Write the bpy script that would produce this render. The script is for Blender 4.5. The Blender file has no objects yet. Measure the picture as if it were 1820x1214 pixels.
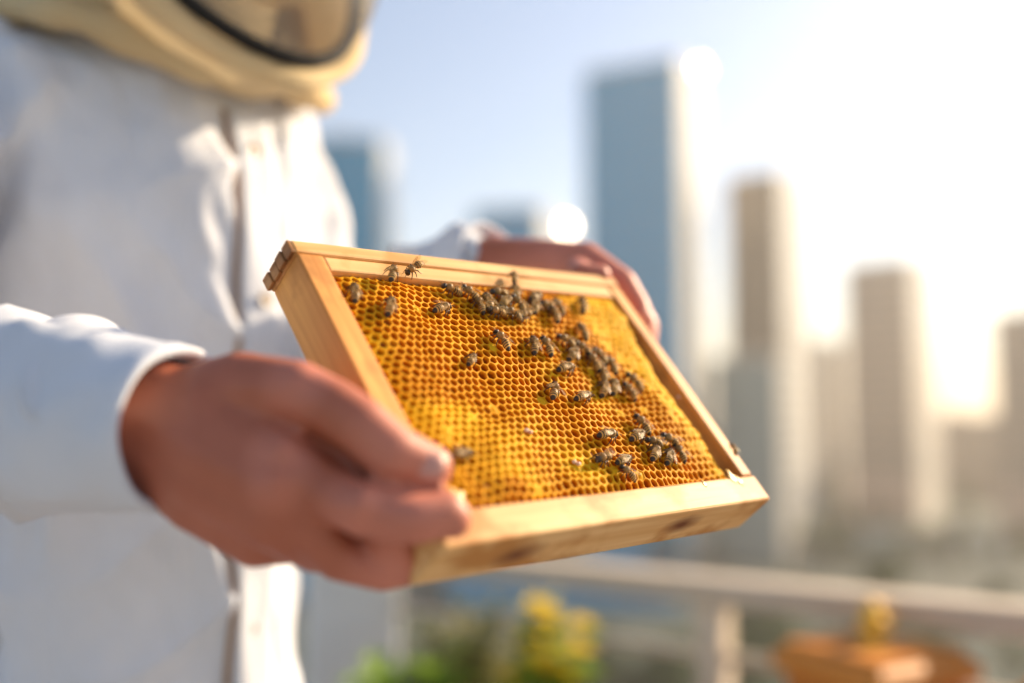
import bpy, bmesh, math, random
from math import sin, cos, pi, radians, sqrt, atan2
from mathutils import Vector, Matrix, noise

random.seed(7)
S = bpy.context.scene
COL = S.collection

# ------------------------------------------------------------------ camera
FPX = 1776.0                      # focal length in pixels of the 1820 px wide photograph
HZ = 760.0                        # horizon row
CAM = Vector((0, 0, 1.10))
PITCH = math.atan((HZ - 607.0) / FPX)
cd = bpy.data.cameras.new('camera'); cam = bpy.data.objects.new('camera', cd); COL.objects.link(cam)
cam.location = CAM
cam.rotation_euler = (radians(90) + PITCH, 0, 0)
cd.sensor_width = 36.0
cd.lens = 36.0 * FPX / 1820.0
cd.clip_start = 0.02; cd.clip_end = 9000
cd.dof.use_dof = True
cd.dof.focus_distance = 0.553
cd.dof.aperture_fstop = 1.55
S.camera = cam

# ------------------------------------------------------------------ sky, sun, exposure
SUN_AZ, SUN_EL = radians(57), radians(29)      # azimuth clockwise from +Y
SUN_DIR = Vector((sin(SUN_AZ) * cos(SUN_EL), cos(SUN_AZ) * cos(SUN_EL), sin(SUN_EL)))
w = bpy.data.worlds.new('World'); S.world = w; w.use_nodes = True
nt = w.node_tree
sky = nt.nodes.new('ShaderNodeTexSky'); sky.sky_type = 'NISHITA'; sky.sun_disc = False
sky.sun_elevation = SUN_EL; sky.sun_rotation = SUN_AZ
sky.air_density = 1.0; sky.dust_density = 1.2; sky.ozone_density = 0.35; sky.altitude = 60
bg = nt.nodes['Background']; bg.inputs['Strength'].default_value = 0.093
nt.links.new(sky.outputs[0], bg.inputs[0])
sl = bpy.data.lights.new('sun', 'SUN'); so = bpy.data.objects.new('sun', sl); COL.objects.link(so)
sl.energy = 5.0; sl.angle = radians(0.55); sl.color = (1.0, 0.80, 0.55)
so.rotation_euler = SUN_DIR.to_track_quat('Z', 'Y').to_euler()
so.location = (3, 3, 6)
S.view_settings.view_transform = 'Standard'; S.view_settings.look = 'None'
S.view_settings.exposure = 1.08; S.view_settings.gamma = 1.0
S.view_settings.use_curve_mapping = False
S.cycles.use_denoising = True
S.cycles.max_bounces = 8; S.cycles.diffuse_bounces = 4; S.cycles.transparent_max_bounces = 12
S.cycles.sample_clamp_indirect = 6.0

# ------------------------------------------------------------------ helpers
CP, SP = cos(PITCH), sin(PITCH)
CX, CF, CU = Vector((1, 0, 0)), Vector((0, CP, SP)), Vector((0, -SP, CP))
def P(px, py, d):                              # pixel of the photograph + depth along the view axis -> world
    return CAM + d * (CX * ((px - 910) / FPX) - CU * ((py - 607) / FPX) + CF)
def project(p):
    q = p - CAM; d = q.dot(CF)
    return 910 + FPX * q.dot(CX) / d, 607 - FPX * q.dot(CU) / d, d

def tag(o, label, cat, group=None):
    o['label'] = label; o['category'] = cat
    if group: o['group'] = group
    return o
def empty(name, loc=(0, 0, 0), mat=None):
    o = bpy.data.objects.new(name, None); COL.objects.link(o)
    o.empty_display_size = .05
    if mat is not None: o.matrix_world = mat
    else: o.location = loc
    return o
def link(name, me, m=None, parent=None, smooth=False):
    o = bpy.data.objects.new(name, me); COL.objects.link(o)
    if m is not None and not me.materials:
        for k in (m if isinstance(m, (list, tuple)) else [m]): me.materials.append(k)
    if parent is not None: o.parent = parent
    if smooth: me.shade_smooth()
    return o
class MB:
    def __init__(s): s.v = []; s.f = []; s.mi = []
    def face(s, pts, mi=0):
        n = len(s.v); s.v += [tuple(p) for p in pts]; s.f.append(tuple(range(n, n + len(pts)))); s.mi.append(mi)
    def grid(s, rings, close=True, cap0=False, cap1=False, mi=0):
        n0 = len(s.v); k = len(rings[0])
        for r in rings: s.v += [tuple(p) for p in r]
        for i in range(len(rings) - 1):
            for j in range(k if close else k - 1):
                a = n0 + i * k + j; b = n0 + i * k + (j + 1) % k
                s.f.append((a, b, b + k, a + k)); s.mi.append(mi)
        if cap0: s.f.append(tuple(n0 + j for j in reversed(range(k)))); s.mi.append(mi)
        if cap1: s.f.append(tuple(n0 + (len(rings) - 1) * k + j for j in range(k))); s.mi.append(mi)
    def box(s, c, h, M=None, mi=0):
        c = Vector(c); n0 = len(s.v)
        for sz in (-1, 1):
            for sx, sy in ((-1, -1), (1, -1), (1, 1), (-1, 1)):
                p = Vector((sx * h[0], sy * h[1], sz * h[2]))
                if M is not None: p = M @ p
                s.v.append(tuple(c + p))
        for q in ((3, 2, 1, 0), (4, 5, 6, 7), (0, 1, 5, 4), (1, 2, 6, 5), (2, 3, 7, 6), (3, 0, 4, 7)):
            s.f.append(tuple(n0 + i for i in q)); s.mi.append(mi)
    def tube(s, pts, rad, n=8, mi=0, caps=True):
        pts = [Vector(p) for p in pts]
        if not isinstance(rad, (list, tuple)): rad = [rad] * len(pts)
        rings = []; ref = None
        for i, p in enumerate(pts):
            t = (pts[min(i + 1, len(pts) - 1)] - pts[max(i - 1, 0)]).normalized()
            if ref is None: ref = t.orthogonal().normalized()
            u = (ref - t * ref.dot(t)).normalized(); ref = u; v = t.cross(u)
            rings.append([p + rad[i] * (cos(2 * pi * k / n) * u + sin(2 * pi * k / n) * v) for k in range(n)])
        s.grid(rings, True, caps, caps, mi)
    def ball(s, c, r, n=10, m=7, mi=0, M=None):
        c = Vector(c); r = r if isinstance(r, (list, tuple)) else (r, r, r); rings = []
        for i in range(m + 1):
            a = pi * i / m; a = min(max(a, .02), pi - .02)
            ring = []
            for k in range(n):
                q = Vector((r[0] * sin(a) * cos(2 * pi * k / n), r[1] * sin(a) * sin(2 * pi * k / n), -r[2] * cos(a)))
                ring.append(c + (M @ q if M is not None else q))
            rings.append(ring)
        s.grid(rings, True, True, True, mi)
    def mesh(s, name='m'):
        me = bpy.data.meshes.new(name); me.from_pydata(s.v, [], s.f)
        me.polygons.foreach_set('material_index', s.mi); me.update(); return me
    def build(s, name, m, parent=None, smooth=False):
        me = s.mesh(name)
        return link(name, me, m, parent, smooth)
def bevel(o, wd, seg=2):
    b = o.modifiers.new('bevel', 'BEVEL'); b.width = wd; b.segments = seg; b.limit_method = 'ANGLE'; b.angle_limit = radians(40)
    return o
def bake(o, remove_loose=False):               # modifiers -> plain mesh, without operators
    dg = bpy.context.evaluated_depsgraph_get(); dg.update()
    me = bpy.data.meshes.new_from_object(o.evaluated_get(dg))
    old = o.data; o.modifiers.clear(); o.data = me; bpy.data.meshes.remove(old); return o
def fbm(p, sc, oct=3): return noise.fractal(Vector(p) * sc, 1.0, 2.0, oct, noise_basis='PERLIN_ORIGINAL')

# ------------------------------------------------------------------ materials
def nodes(name):
    m = bpy.data.materials.new(name); m.use_nodes = True
    return m, m.node_tree, m.node_tree.nodes['Principled BSDF']
def setin(b, **k):
    for a, v in k.items():
        b.inputs[a.replace('_', ' ')].default_value = v
def mk(name, c1, c2=None, rough=.6, scale=8, stretch=(1, 1, 1), bump=0.0, bscale=None, detail=4, lo=.35, hi=.65, metal=0, coat=0, sss=0, spec=.5, sssr=(1, .35, .2), ssscale=.005, bdist=.001, rvar=0):
    m, t, b = nodes(name); N = t.nodes.new; L = t.links.new
    setin(b, Roughness=rough, Metallic=metal); b.inputs['Specular IOR Level'].default_value = spec
    b.inputs['Coat Weight'].default_value = coat
    if sss:
        b.inputs['Subsurface Weight'].default_value = sss; b.inputs['Subsurface Radius'].default_value = sssr; b.inputs['Subsurface Scale'].default_value = ssscale
    tc = N('ShaderNodeTexCoord'); mp = N('ShaderNodeMapping'); mp.inputs['Scale'].default_value = stretch
    L(tc.outputs['Object'], mp.inputs[0])
    if c2 is None: c2 = tuple(x * .82 for x in c1)
    nz = N('ShaderNodeTexNoise'); nz.inputs['Scale'].default_value = scale; nz.inputs['Detail'].default_value = detail
    L(mp.outputs[0], nz.inputs[0])
    cr = N('ShaderNodeValToRGB'); cr.color_ramp.elements[0].position = lo; cr.color_ramp.elements[1].position = hi
    cr.color_ramp.elements[0].color = (*c1, 1); cr.color_ramp.elements[1].color = (*c2, 1)
    L(nz.outputs[0], cr.inputs[0]); L(cr.outputs[0], b.inputs['Base Color'])
    if rvar:
        mr = N('ShaderNodeMapRange'); mr.inputs[3].default_value = rough - rvar; mr.inputs[4].default_value = rough + rvar
        L(nz.outputs[0], mr.inputs[0]); L(mr.outputs[0], b.inputs['Roughness'])
    if bump:
        n2 = N('ShaderNodeTexNoise'); n2.inputs['Scale'].default_value = bscale or scale * 6; n2.inputs['Detail'].default_value = 3
        L(mp.outputs[0], n2.inputs[0])
        bp = N('ShaderNodeBump'); bp.inputs['Strength'].default_value = bump; bp.inputs['Distance'].default_value = bdist
        L(n2.outputs[0], bp.inputs['Height']); L(bp.outputs[0], b.inputs['Normal'])
    m['ramp'] = 1
    return m

def wood(name, light, dark, axis, stain=None, knots=(), rough=.55):
    """pine: grain along `axis` (0/1/2) in object space, optional honey stains and knots"""
    m, t, b = nodes(name); N = t.nodes.new; L = t.links.new
    setin(b, Roughness=rough); b.inputs['Specular IOR Level'].default_value = .22
    tc = N('ShaderNodeTexCoord'); mp = N('ShaderNodeMapping')
    st = [95, 95, 95]; st[axis] = 5; mp.inputs['Scale'].default_value = st
    L(tc.outputs['Object'], mp.inputs[0])
    nz = N('ShaderNodeTexNoise'); nz.inputs['Scale'].default_value = 1.6; nz.inputs['Detail'].default_value = 6; nz.inputs['Distortion'].default_value = .8
    L(mp.outputs[0], nz.inputs[0])
    cr = N('ShaderNodeValToRGB'); e = cr.color_ramp.elements
    e[0].position = .3; e[0].color = (*light, 1); e[1].position = .72; e[1].color = (*dark, 1)
    L(nz.outputs[0], cr.inputs[0]); out = cr.outputs[0]
    big = N('ShaderNodeTexNoise'); big.inputs['Scale'].default_value = 22; big.inputs['Detail'].default_value = 5
    L(tc.outputs['Object'], big.inputs[0])
    if stain:
        sr = N('ShaderNodeValToRGB'); sr.color_ramp.elements[0].position = stain[1]; sr.color_ramp.elements[1].position = stain[1] + .12
        L(big.outputs[0], sr.inputs[0])
        mx = N('ShaderNodeMix'); mx.data_type = 'RGBA'; L(sr.outputs[0], mx.inputs[0]); L(out, mx.inputs[6]); mx.inputs[7].default_value = (*stain[0], 1); out = mx.outputs[2]
    for (kx, ky, kz, kr) in knots:
        vm = N('ShaderNodeVectorMath'); vm.operation = 'SUBTRACT'; L(tc.outputs['Object'], vm.inputs[0]); vm.inputs[1].default_value = (kx, ky, kz)
        sc = N('ShaderNodeVectorMath'); sc.operation = 'MULTIPLY'; L(vm.outputs[0], sc.inputs[0])
        q = [1, 1, 1]; q[axis] = .55; sc.inputs[1].default_value = q
        ln = N('ShaderNodeVectorMath'); ln.operation = 'LENGTH'; L(sc.outputs[0], ln.inputs[0])
        ad = N('ShaderNodeMath'); ad.operation = 'MULTIPLY_ADD'; L(big.outputs[0], ad.inputs[0]); ad.inputs[1].default_value = kr * 1.2; L(ln.outputs[1], ad.inputs[2])
        kr_ = N('ShaderNodeMapRange'); kr_.inputs[1].default_value = kr * 1.55; kr_.inputs[2].default_value = kr * .75; L(ad.outputs[0], kr_.inputs[0])
        mx = N('ShaderNodeMix'); mx.data_type = 'RGBA'; L(kr_.outputs[0], mx.inputs[0]); L(out, mx.inputs[6]); mx.inputs[7].default_value = (.16, .045, .012, 1); out = mx.outputs[2]
    L(out, b.inputs['Base Color'])
    bp = N('ShaderNodeBump'); bp.inputs['Strength'].default_value = .35; bp.inputs['Distance'].default_value = .0006
    L(nz.outputs[0], bp.inputs['Height']); L(bp.outputs[0], b.inputs['Normal'])
    return m

def cloth(name, c1, c2, weave=900, bump=.25, transl=.0, sheen=.1):
    m, t, b = nodes(name); N = t.nodes.new; L = t.links.new
    setin(b, Roughness=.85); b.inputs['Specular IOR Level'].default_value = .15; b.inputs['Sheen Weight'].default_value = sheen
    tc = N('ShaderNodeTexCoord')
    nz = N('ShaderNodeTexNoise'); nz.inputs['Scale'].default_value = 9; nz.inputs['Detail'].default_value = 5; L(tc.outputs['Object'], nz.inputs[0])
    cr = N('ShaderNodeValToRGB'); cr.color_ramp.elements[0].position = .35; cr.color_ramp.elements[1].position = .75
    cr.color_ramp.elements[0].color = (*c1, 1); cr.color_ramp.elements[1].color = (*c2, 1); L(nz.outputs[0], cr.inputs[0]); L(cr.outputs[0], b.inputs['Base Color'])
    hs = []
    for d in ('X', 'Z'):
        wv = N('ShaderNodeTexWave'); wv.bands_direction = d; wv.inputs['Scale'].default_value = weave / 6.283; wv.inputs['Distortion'].default_value = .6; wv.inputs['Detail'].default_value = 1
        L(tc.outputs['Object'], wv.inputs[0]); hs.append(wv.outputs['Fac'])
    mu = N('ShaderNodeMath'); mu.operation = 'ADD'; L(hs[0], mu.inputs[0]); L(hs[1], mu.inputs[1])
    bp = N('ShaderNodeBump'); bp.inputs['Strength'].default_value = bump; bp.inputs['Distance'].default_value = .0004
    L(mu.outputs[0], bp.inputs['Height']); L(bp.outputs[0], b.inputs['Normal'])
    if transl:
        tr = N('ShaderNodeBsdfTranslucent'); L(cr.outputs[0], tr.inputs[0]); L(bp.outputs[0], tr.inputs['Normal'])
        mx = N('ShaderNodeMixShader'); mx.inputs[0].default_value = transl
        L(b.outputs[0], mx.inputs[1]); L(tr.outputs[0], mx.inputs[2]); L(mx.outputs[0], t.nodes['Material Output'].inputs[0])
    return m

M = {}
M['white_cloth'] = cloth('white cotton', (.74, .76, .82), (.66, .67, .72), 1500, .5, .06)
M['cuff_cloth'] = cloth('cuff cotton', (.73, .76, .83), (.66, .68, .73), 1500, .3, .1)
M['cream_cloth'] = cloth('cream cotton', (.80, .64, .38), (.70, .52, .28), 1300, .4, .25)
M['black_binding'] = cloth('black binding', (.018, .017, .016), (.03, .028, .025), 1500, .4)
M['skin'] = mk('skin', (.44, .135, .072), (.32, .075, .036), rough=.5, scale=22, bump=.35, bscale=420, sss=.18, ssscale=.006, bdist=.0006, lo=.3, hi=.7, rvar=.08)
def skin_flush_lit(m):
    t = m.node_tree; b = t.nodes['Principled BSDF']; src = b.inputs['Base Color'].links[0].from_socket
    a_ = t.nodes.new('ShaderNodeAttribute'); a_.attribute_name = 'flush_lit'; mx = t.nodes.new('ShaderNodeMix'); mx.data_type = 'RGBA'; mx.inputs[0].default_value = .75
    t.links.new(src, mx.inputs[6]); t.links.new(a_.outputs['Color'], mx.inputs[7]); t.links.new(mx.outputs[2], b.inputs['Base Color'])
skin_flush_lit(M['skin'])
M['nail'] = mk('fingernail', (.66, .33, .26), (.60, .28, .22), rough=.42, scale=60)
M['eye_white'] = mk('eye white', (.72, .68, .64), rough=.25, scale=30)
M['hair'] = mk('dark hair', (.03, .018, .01), (.05, .03, .02), rough=.5, scale=40)
M['boot'] = mk('rubber boot', (.03, .035, .03), rough=.45, scale=14)
M['button'] = mk('button', (.62, .50, .38), (.5, .4, .3), rough=.35, scale=50)

# wax with darker brood zones and pale new wax: a regional property of the comb itself
def wax_material():
    m, t, b = nodes('beeswax'); N = t.nodes.new; L = t.links.new
    setin(b, Roughness=.6); b.inputs['Specular IOR Level'].default_value = .08
    at = N('ShaderNodeAttribute'); at.attribute_name = 'wax'
    nz = N('ShaderNodeTexNoise'); nz.inputs['Scale'].default_value = 380; nz.inputs['Detail'].default_value = 3
    tc = N('ShaderNodeTexCoord'); L(tc.outputs['Object'], nz.inputs[0])
    hv = N('ShaderNodeHueSaturation'); L(at.outputs['Color'], hv.inputs['Color'])
    mr = N('ShaderNodeMapRange'); mr.inputs[3].default_value = .72; mr.inputs[4].default_value = 1.28; L(nz.outputs[0], mr.inputs[0]); L(mr.outputs[0], hv.inputs['Value'])
    L(hv.outputs[0], b.inputs['Base Color'])
    bp = N('ShaderNodeBump'); bp.inputs['Strength'].default_value = .3; bp.inputs['Distance'].default_value = .0003; L(nz.outputs[0], bp.inputs['Height']); L(bp.outputs[0], b.inputs['Normal'])
    tr = N('ShaderNodeBsdfTranslucent'); L(hv.outputs[0], tr.inputs[0])
    mx = N('ShaderNodeMixShader'); mx.inputs[0].default_value = .25
    L(b.outputs[0], mx.inputs[1]); L(tr.outputs[0], mx.inputs[2]); L(mx.outputs[0], t.nodes['Material Output'].inputs[0])
    return m
M['wax'] = wax_material()
M['honey'] = mk('honey', (.78, .27, .015), (.55, .15, .008), rough=.12, scale=120, coat=.6, sss=.3, sssr=(1, .4, .05), ssscale=.003)
M['comb_back'] = mk('comb midrib', (.50, .24, .04), (.36, .15, .02), rough=.5, scale=60)

PINE, PINED = (.82, .51, .22), (.62, .31, .10)
M['wood_x'] = wood('pine along bar', PINE, PINED, 0, stain=((.56, .28, .08), .54))
M['wood_y'] = wood('pine along side bar', (.78, .38, .10), (.54, .21, .045), 1, stain=((.46, .19, .045), .55))
M['wood_end'] = wood('pine end grain', (.50, .25, .09), (.22, .085, .025), 2, stain=((.12, .04, .012), .55))

# ------------------------------------------------------------------ the hive frame: pose fitted to the photograph
FW, FH, FD = .26, .1906, .0307
RC = ((.7149, .4552, -.5305), (.0304, .7376, .6740), (.6986, -.498, .5135))
TC = (-.1153, -.0531, .5190)
def c2w(x, y, z, pt=True):
    v = CX * x - CU * y + CF * z
    return CAM + v if pt else v
ax = c2w(*[RC[i][0] for i in range(3)], pt=False); ay = -c2w(*[RC[i][1] for i in range(3)], pt=False)
ax.normalize(); ay = (ay - ax * ay.dot(ax)).normalized(); az = ax.cross(ay)
FO = c2w(*TC)
FM = Matrix(((ax.x, ay.x, az.x, FO.x), (ax.y, ay.y, az.y, FO.y), (ax.z, ay.z, az.z, FO.z), (0, 0, 0, 1)))
FI = FM.inverted()
def fl(a, b, c=0.0): return FM @ Vector((a, -b, -c))         # right, down, back (metres from the top left front corner)
def on_frame(px, py, zl=0.0):                                # photograph pixel -> frame-local point on the plane z = zl
    o = FI @ CAM; d = (FI.to_3x3() @ (P(px, py, 1) - CAM))
    k = (zl - o.z) / d.z; return o + d * k

# ================================================================== SETTING
def struct(o): o['kind'] = 'structure'; return o
GZ = -40.0                                     # street level: the deck is a roof forty metres up
M['city_ground'] = mk('city ground', (.045, .065, .06), (.03, .05, .04), rough=.9, scale=.02, detail=6)
M['road'] = mk('asphalt', (.055, .055, .058), (.04, .04, .042), rough=.85, scale=.4)
M['water'] = mk('river water', (.02, .06, .08), (.03, .08, .10), rough=.5, spec=.25, scale=.02, bump=.4, bscale=.3, bdist=.3)
M['deck'] = wood('deck boards', (.36, .36, .37), (.27, .27, .28), 0, rough=.8)
M['render_white'] = mk('white render', (.78, .77, .74), (.70, .69, .66), rough=.85, scale=6, bump=.3, bscale=90)
M['rail_wood'] = wood('weathered rail', (.62, .53, .43), (.50, .41, .31), 0, rough=.6)
M['rail_post'] = mk('painted post', (.70, .60, .48), (.62, .52, .40), rough=.55, scale=10, bump=.2)
M['steel'] = mk('stainless rod', (.62, .62, .60), rough=.3, metal=1, scale=30)

g = MB(); g.face([(-3000, -700, GZ), (3000, -700, GZ), (3000, 3500, GZ), (-3000, 3500, GZ)])
struct(g.build('ground', M['city_ground']))
g = MB(); g.face([(20, 330, GZ + .05), (600, 300, GZ + .05), (900, 395, GZ + .05), (10, 420, GZ + .05)])
struct(g.build('river', M['water']))
g = MB(); g.face([(-260, 262, GZ + .05), (420, 232, GZ + .05), (420, 246, GZ + .05), (-260, 276, GZ + .05)])
road = struct(g.build('road', M['road']))
M['line'] = mk('road paint', (.7, .7, .66), rough=.7, scale=3)
g = MB()
for k in range(60):
    t = k / 60; x = -260 + 680 * t; y = 269 - 30 * t
    g.face([(x, y - .12, GZ + .06), (x + 4, y - .3, GZ + .06), (x + 4, y - .06, GZ + .06), (x, y + .12, GZ + .06)])
g.build('lane_line', M['line'], road)

# the roof the beekeeper stands on: slab with separate boards
g = MB(); g.box((-1.0, .2, -.32), (4.2, 2.9, .28)); deck = struct(g.build('roof_deck', M['render_white']))
me = None
for k in range(38):
    y = -2.6 + k * .148
    if me is None:
        g = MB(); g.box((0, 0, 0), (4.1, .070, .018)); me = g.mesh('board')
    o = link('board', me, M['deck'], deck); o.location = (-1.0, y, -.018)
# the railing
RA, RB, RZ = Vector((1.50, .98, 0)), Vector((-.30, 2.28, 0)), .815
RD = (RB - RA).normalized(); RN = Vector((-RD.y, RD.x, 0)); RY = atan2(RD.y, RD.x)
rl = empty('railing', (RA.x, RA.y, 0)); rl.rotation_euler = (0, 0, RY)
tag(rl, 'wooden roof railing with flat handrail, square posts and thin rods behind the hives', 'railing')
RLN = (RB - RA).length
g = MB(); g.box((RLN / 2, 0, RZ), (RLN / 2, .040, .022)); bevel(g.build('handrail', M['rail_wood'], rl), .005)
# post seen at column 1262: intersect that column with the rail line
def rail_s(px):
    k = (px - 910) / FPX                       # x = k*y on the floor plan (small pitch)
    return (k * RA.y - RA.x) / (RD.x - k * RD.y)
s0 = rail_s(1262)
for s in (s0 - 1.05 if s0 > 1.1 else .05, s0):
    g = MB(); g.box((s, 0, (RZ - .022) / 2), (.026, .026, (RZ - .024) / 2)); bevel(g.build('post', M['rail_post'], rl), .003)
for z in (.70, .52, .34, .16):
    g = MB(); g.tube([(0, 0, z), (RLN, 0, z)], .011, 8); g.build('rod', M['rail_post'], rl, True)
# white pillar where the railing ends
pc = P(622, 1150, 2.28)
g = MB(); g.box((0, 0, .43), (.10, .11, .43)); p = empty('white_pillar', (pc.x, pc.y, 0)); p.rotation_euler = (0, 0, .25)
bevel(g.build('shaft', M['render_white'], p), .008)
g = MB(); g.box((0, 0, .88), (.115, .125, .02)); bevel(g.build('capstone', M['render_white'], p), .006)
tag(p, 'short white rendered pillar behind the beekeeper at the end of the railing', 'pillar')

# ------------------------------------------------------------------ towers of the city
def bm(name, a, b=None, rough=.6, **k): return mk(name, a, b, rough=rough, scale=k.pop('scale', .15), **k)
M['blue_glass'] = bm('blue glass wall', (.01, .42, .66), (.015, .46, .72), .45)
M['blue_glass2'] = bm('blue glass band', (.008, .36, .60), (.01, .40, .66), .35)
M['pale_stone_lit_side'] = bm('pale cladding and sunlit side', (.66, .62, .55), (.58, .55, .49), .6)  # stone of pale blocks; on coloured towers, sunlight on the side put into colour
M['brown_stone'] = bm('brown cladding', (.34, .27, .20), (.29, .23, .17), .7)
M['brown_glass'] = bm('bronze glass', (.26, .21, .17), (.22, .18, .15), .3)
M['teal_glass'] = bm('teal glass', (.30, .36, .34), (.26, .32, .31), .35)
M['pink_stone'] = bm('pinkish cladding', (.62, .42, .31), (.54, .36, .27), .7)
M['tan_stone'] = bm('tan concrete', (.56, .43, .32), (.48, .37, .28), .75)
M['grey_conc'] = bm('grey concrete', (.34, .33, .31), (.28, .27, .26), .8)
M['dark_roof'] = bm('dark roofing', (.07, .075, .08), (.05, .055, .06), .8)
M['blue_roof'] = bm('blue sheet roof', (.07, .20, .36), (.05, .16, .30), .45)
M['polished'] = mk('polished metal of added reflectors', (.95, .90, .82), rough=.10, metal=1, scale=.2)

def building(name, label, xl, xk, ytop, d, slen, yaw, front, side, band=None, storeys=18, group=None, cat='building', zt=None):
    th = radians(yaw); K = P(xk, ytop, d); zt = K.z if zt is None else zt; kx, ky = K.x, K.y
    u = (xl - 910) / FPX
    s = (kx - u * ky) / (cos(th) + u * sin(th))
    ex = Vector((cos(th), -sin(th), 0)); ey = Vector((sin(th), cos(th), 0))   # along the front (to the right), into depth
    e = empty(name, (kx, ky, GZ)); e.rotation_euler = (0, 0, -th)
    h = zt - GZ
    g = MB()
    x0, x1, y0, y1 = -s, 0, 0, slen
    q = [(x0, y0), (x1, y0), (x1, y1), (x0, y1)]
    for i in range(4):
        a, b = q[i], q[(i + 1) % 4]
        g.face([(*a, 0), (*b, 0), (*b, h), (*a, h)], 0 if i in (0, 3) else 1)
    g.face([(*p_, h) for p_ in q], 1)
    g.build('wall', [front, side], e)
    if band is not None:
        st = h / storeys
        b = MB(); b.box((-s / 2, -.12, 0), (s / 2 * .985, .14, st * .33)); me1 = b.mesh('window_band')
        b = MB(); b.box((.10, slen / 2, 0), (.12, slen / 2 * .97, st * .26)); me2 = b.mesh('window_band')
        for k in range(storeys):
            z = st * (k + .5)
            if z < 20 and h > 60: continue
            o = link('window_band', me1, band, e); o.location.z = z
            if side is not front:
                o = link('window_band', me2, M['pale_glass'], e); o.location.z = z
    b = MB()
    t = .5
    for (cx, cy, hx, hy) in ((-s / 2, .4, s / 2, .4), (-s / 2, slen - .4, s / 2, .4), (-s + .4, slen / 2, .4, slen / 2 - .8), (-.4, slen / 2, .4, slen / 2 - .8)):
        b.box((cx, cy, h + .6), (hx, hy, .6))
    b.build('parapet', side, e)
    b = MB(); b.box((-s * .55, slen * .5, h + 1.6), (s * .18, slen * .2, 1.6)); b.build('plant_room', M['grey_conc'], e)
    tag(e, label, cat, group); return e
M['pale_glass'] = bm('pale glass', (.52, .52, .50), (.46, .46, .45), .3)
building('office_tower', 'tallest blue glass tower with pale sunlit side, behind the far hand', 1042, 1207, 104, 300, 24, 27, M['blue_glass'], M['pale_stone_lit_side'], M['blue_glass2'], 38, cat='tower')
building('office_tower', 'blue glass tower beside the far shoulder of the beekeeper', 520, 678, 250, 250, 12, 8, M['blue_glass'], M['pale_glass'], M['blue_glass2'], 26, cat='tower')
building('office_block', 'lower blue glass block between two blue towers, behind the far sleeve', 838, 962, 372, 340, 26, 14, M['blue_glass'], M['pale_stone_lit_side'], M['blue_glass2'], 24, cat='building')
building('slender_tower', 'slender brown tower right of the tallest blue tower', 1296, 1386, 306, 330, 30, 34, M['brown_stone'], M['pale_stone_lit_side'], M['brown_glass'], 30, cat='tower')
building('apartment_tower', 'broad pinkish brown tower standing in the bright haze', 1506, 1618, 462, 430, 36, 38, M['pink_stone'], M['pale_stone_lit_side'], M['brown_glass'], 22, cat='tower')
building('apartment_tower', 'reddish tan tower cut by the photo edge in the brightest haze', 1768, 1960, 548, 380, 30, 40, M['pink_stone'], M['tan_stone'], M['brown_glass'], 18, cat='tower')
building('office_block', 'grey block between the slender brown tower and the pinkish tower', 1404, 1490, 610, 520, 30, 34, M['tan_stone'], M['pale_stone_lit_side'], M['brown_glass'], 16)
building('office_block', 'pale slab block just left of the tallest blue tower', 690, 800, 560, 520, 30, 10, M['pale_stone_lit_side'], M['pale_stone_lit_side'], M['pale_glass'], 16)
building('low_block', 'long tan low block below the hazy towers', 1500, 1860, 742, 560, 34, 8, M['tan_stone'], M['tan_stone'], M['brown_glass'], 9)
building('low_block', 'teal glazed low block at the foot of the slender tower', 1265, 1385, 640, 300, 22, 30, M['teal_glass'], M['grey_conc'], M['teal_glass'], 14)
building('low_block', 'blue glass hall seen just below the handrail', 800, 1215, 1042, 225, 24, 6, M['blue_glass'], M['blue_roof'], M['blue_glass2'], 4)
building('low_block', 'brown grey block beyond the river and the frame corner', 1330, 1500, 815, 480, 28, 20, M['brown_stone'], M['grey_conc'], M['brown_glass'], 8)

# two made-up bowed reflectors, added and aimed to give sun glints
def glint(px, py, d, label, size, R):
    c = P(px, py, d); H = (SUN_DIR + (CAM - c).normalized()).normalized()
    e = empty('glint_reflector', c); q = H.to_track_quat('Z', 'Y'); e.rotation_mode = 'QUATERNION'; e.rotation_quaternion = q
    rings = [[Vector((size * r * cos(a), size * r * sin(a), sqrt(R * R - (size * r) ** 2) - R)) for a in [2 * pi * k / 24 for k in range(24)]] for r in (.02, .35, .7, 1)]
    g = MB(); g.grid(rings, True, True, False); g.grid([rings[-1], [p - Vector((0, 0, .3)) for p in rings[-1]]], True)
    g.build('added_reflector', M['polished'], e, True)
    inv = q.inverted(); dn = inv @ Vector((0, 0, -1)); b = MB(); b.tube([Vector((0, 0, -.2)), dn * 6], .3, 8); b.build('added_mast', M['grey_conc'], e)
    tag(e, label, 'panel'); return e  # added reflector for a sun glint, not a real panel
glint(1246, 122, 318, 'added bowed reflector on a mast for the sun glint at the top of the tallest tower', 2.1, 17)
glint(1008, 402, 338, 'added bowed reflector on a mast for the sun glint above the lower blue block', 2.3, 18)

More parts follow.
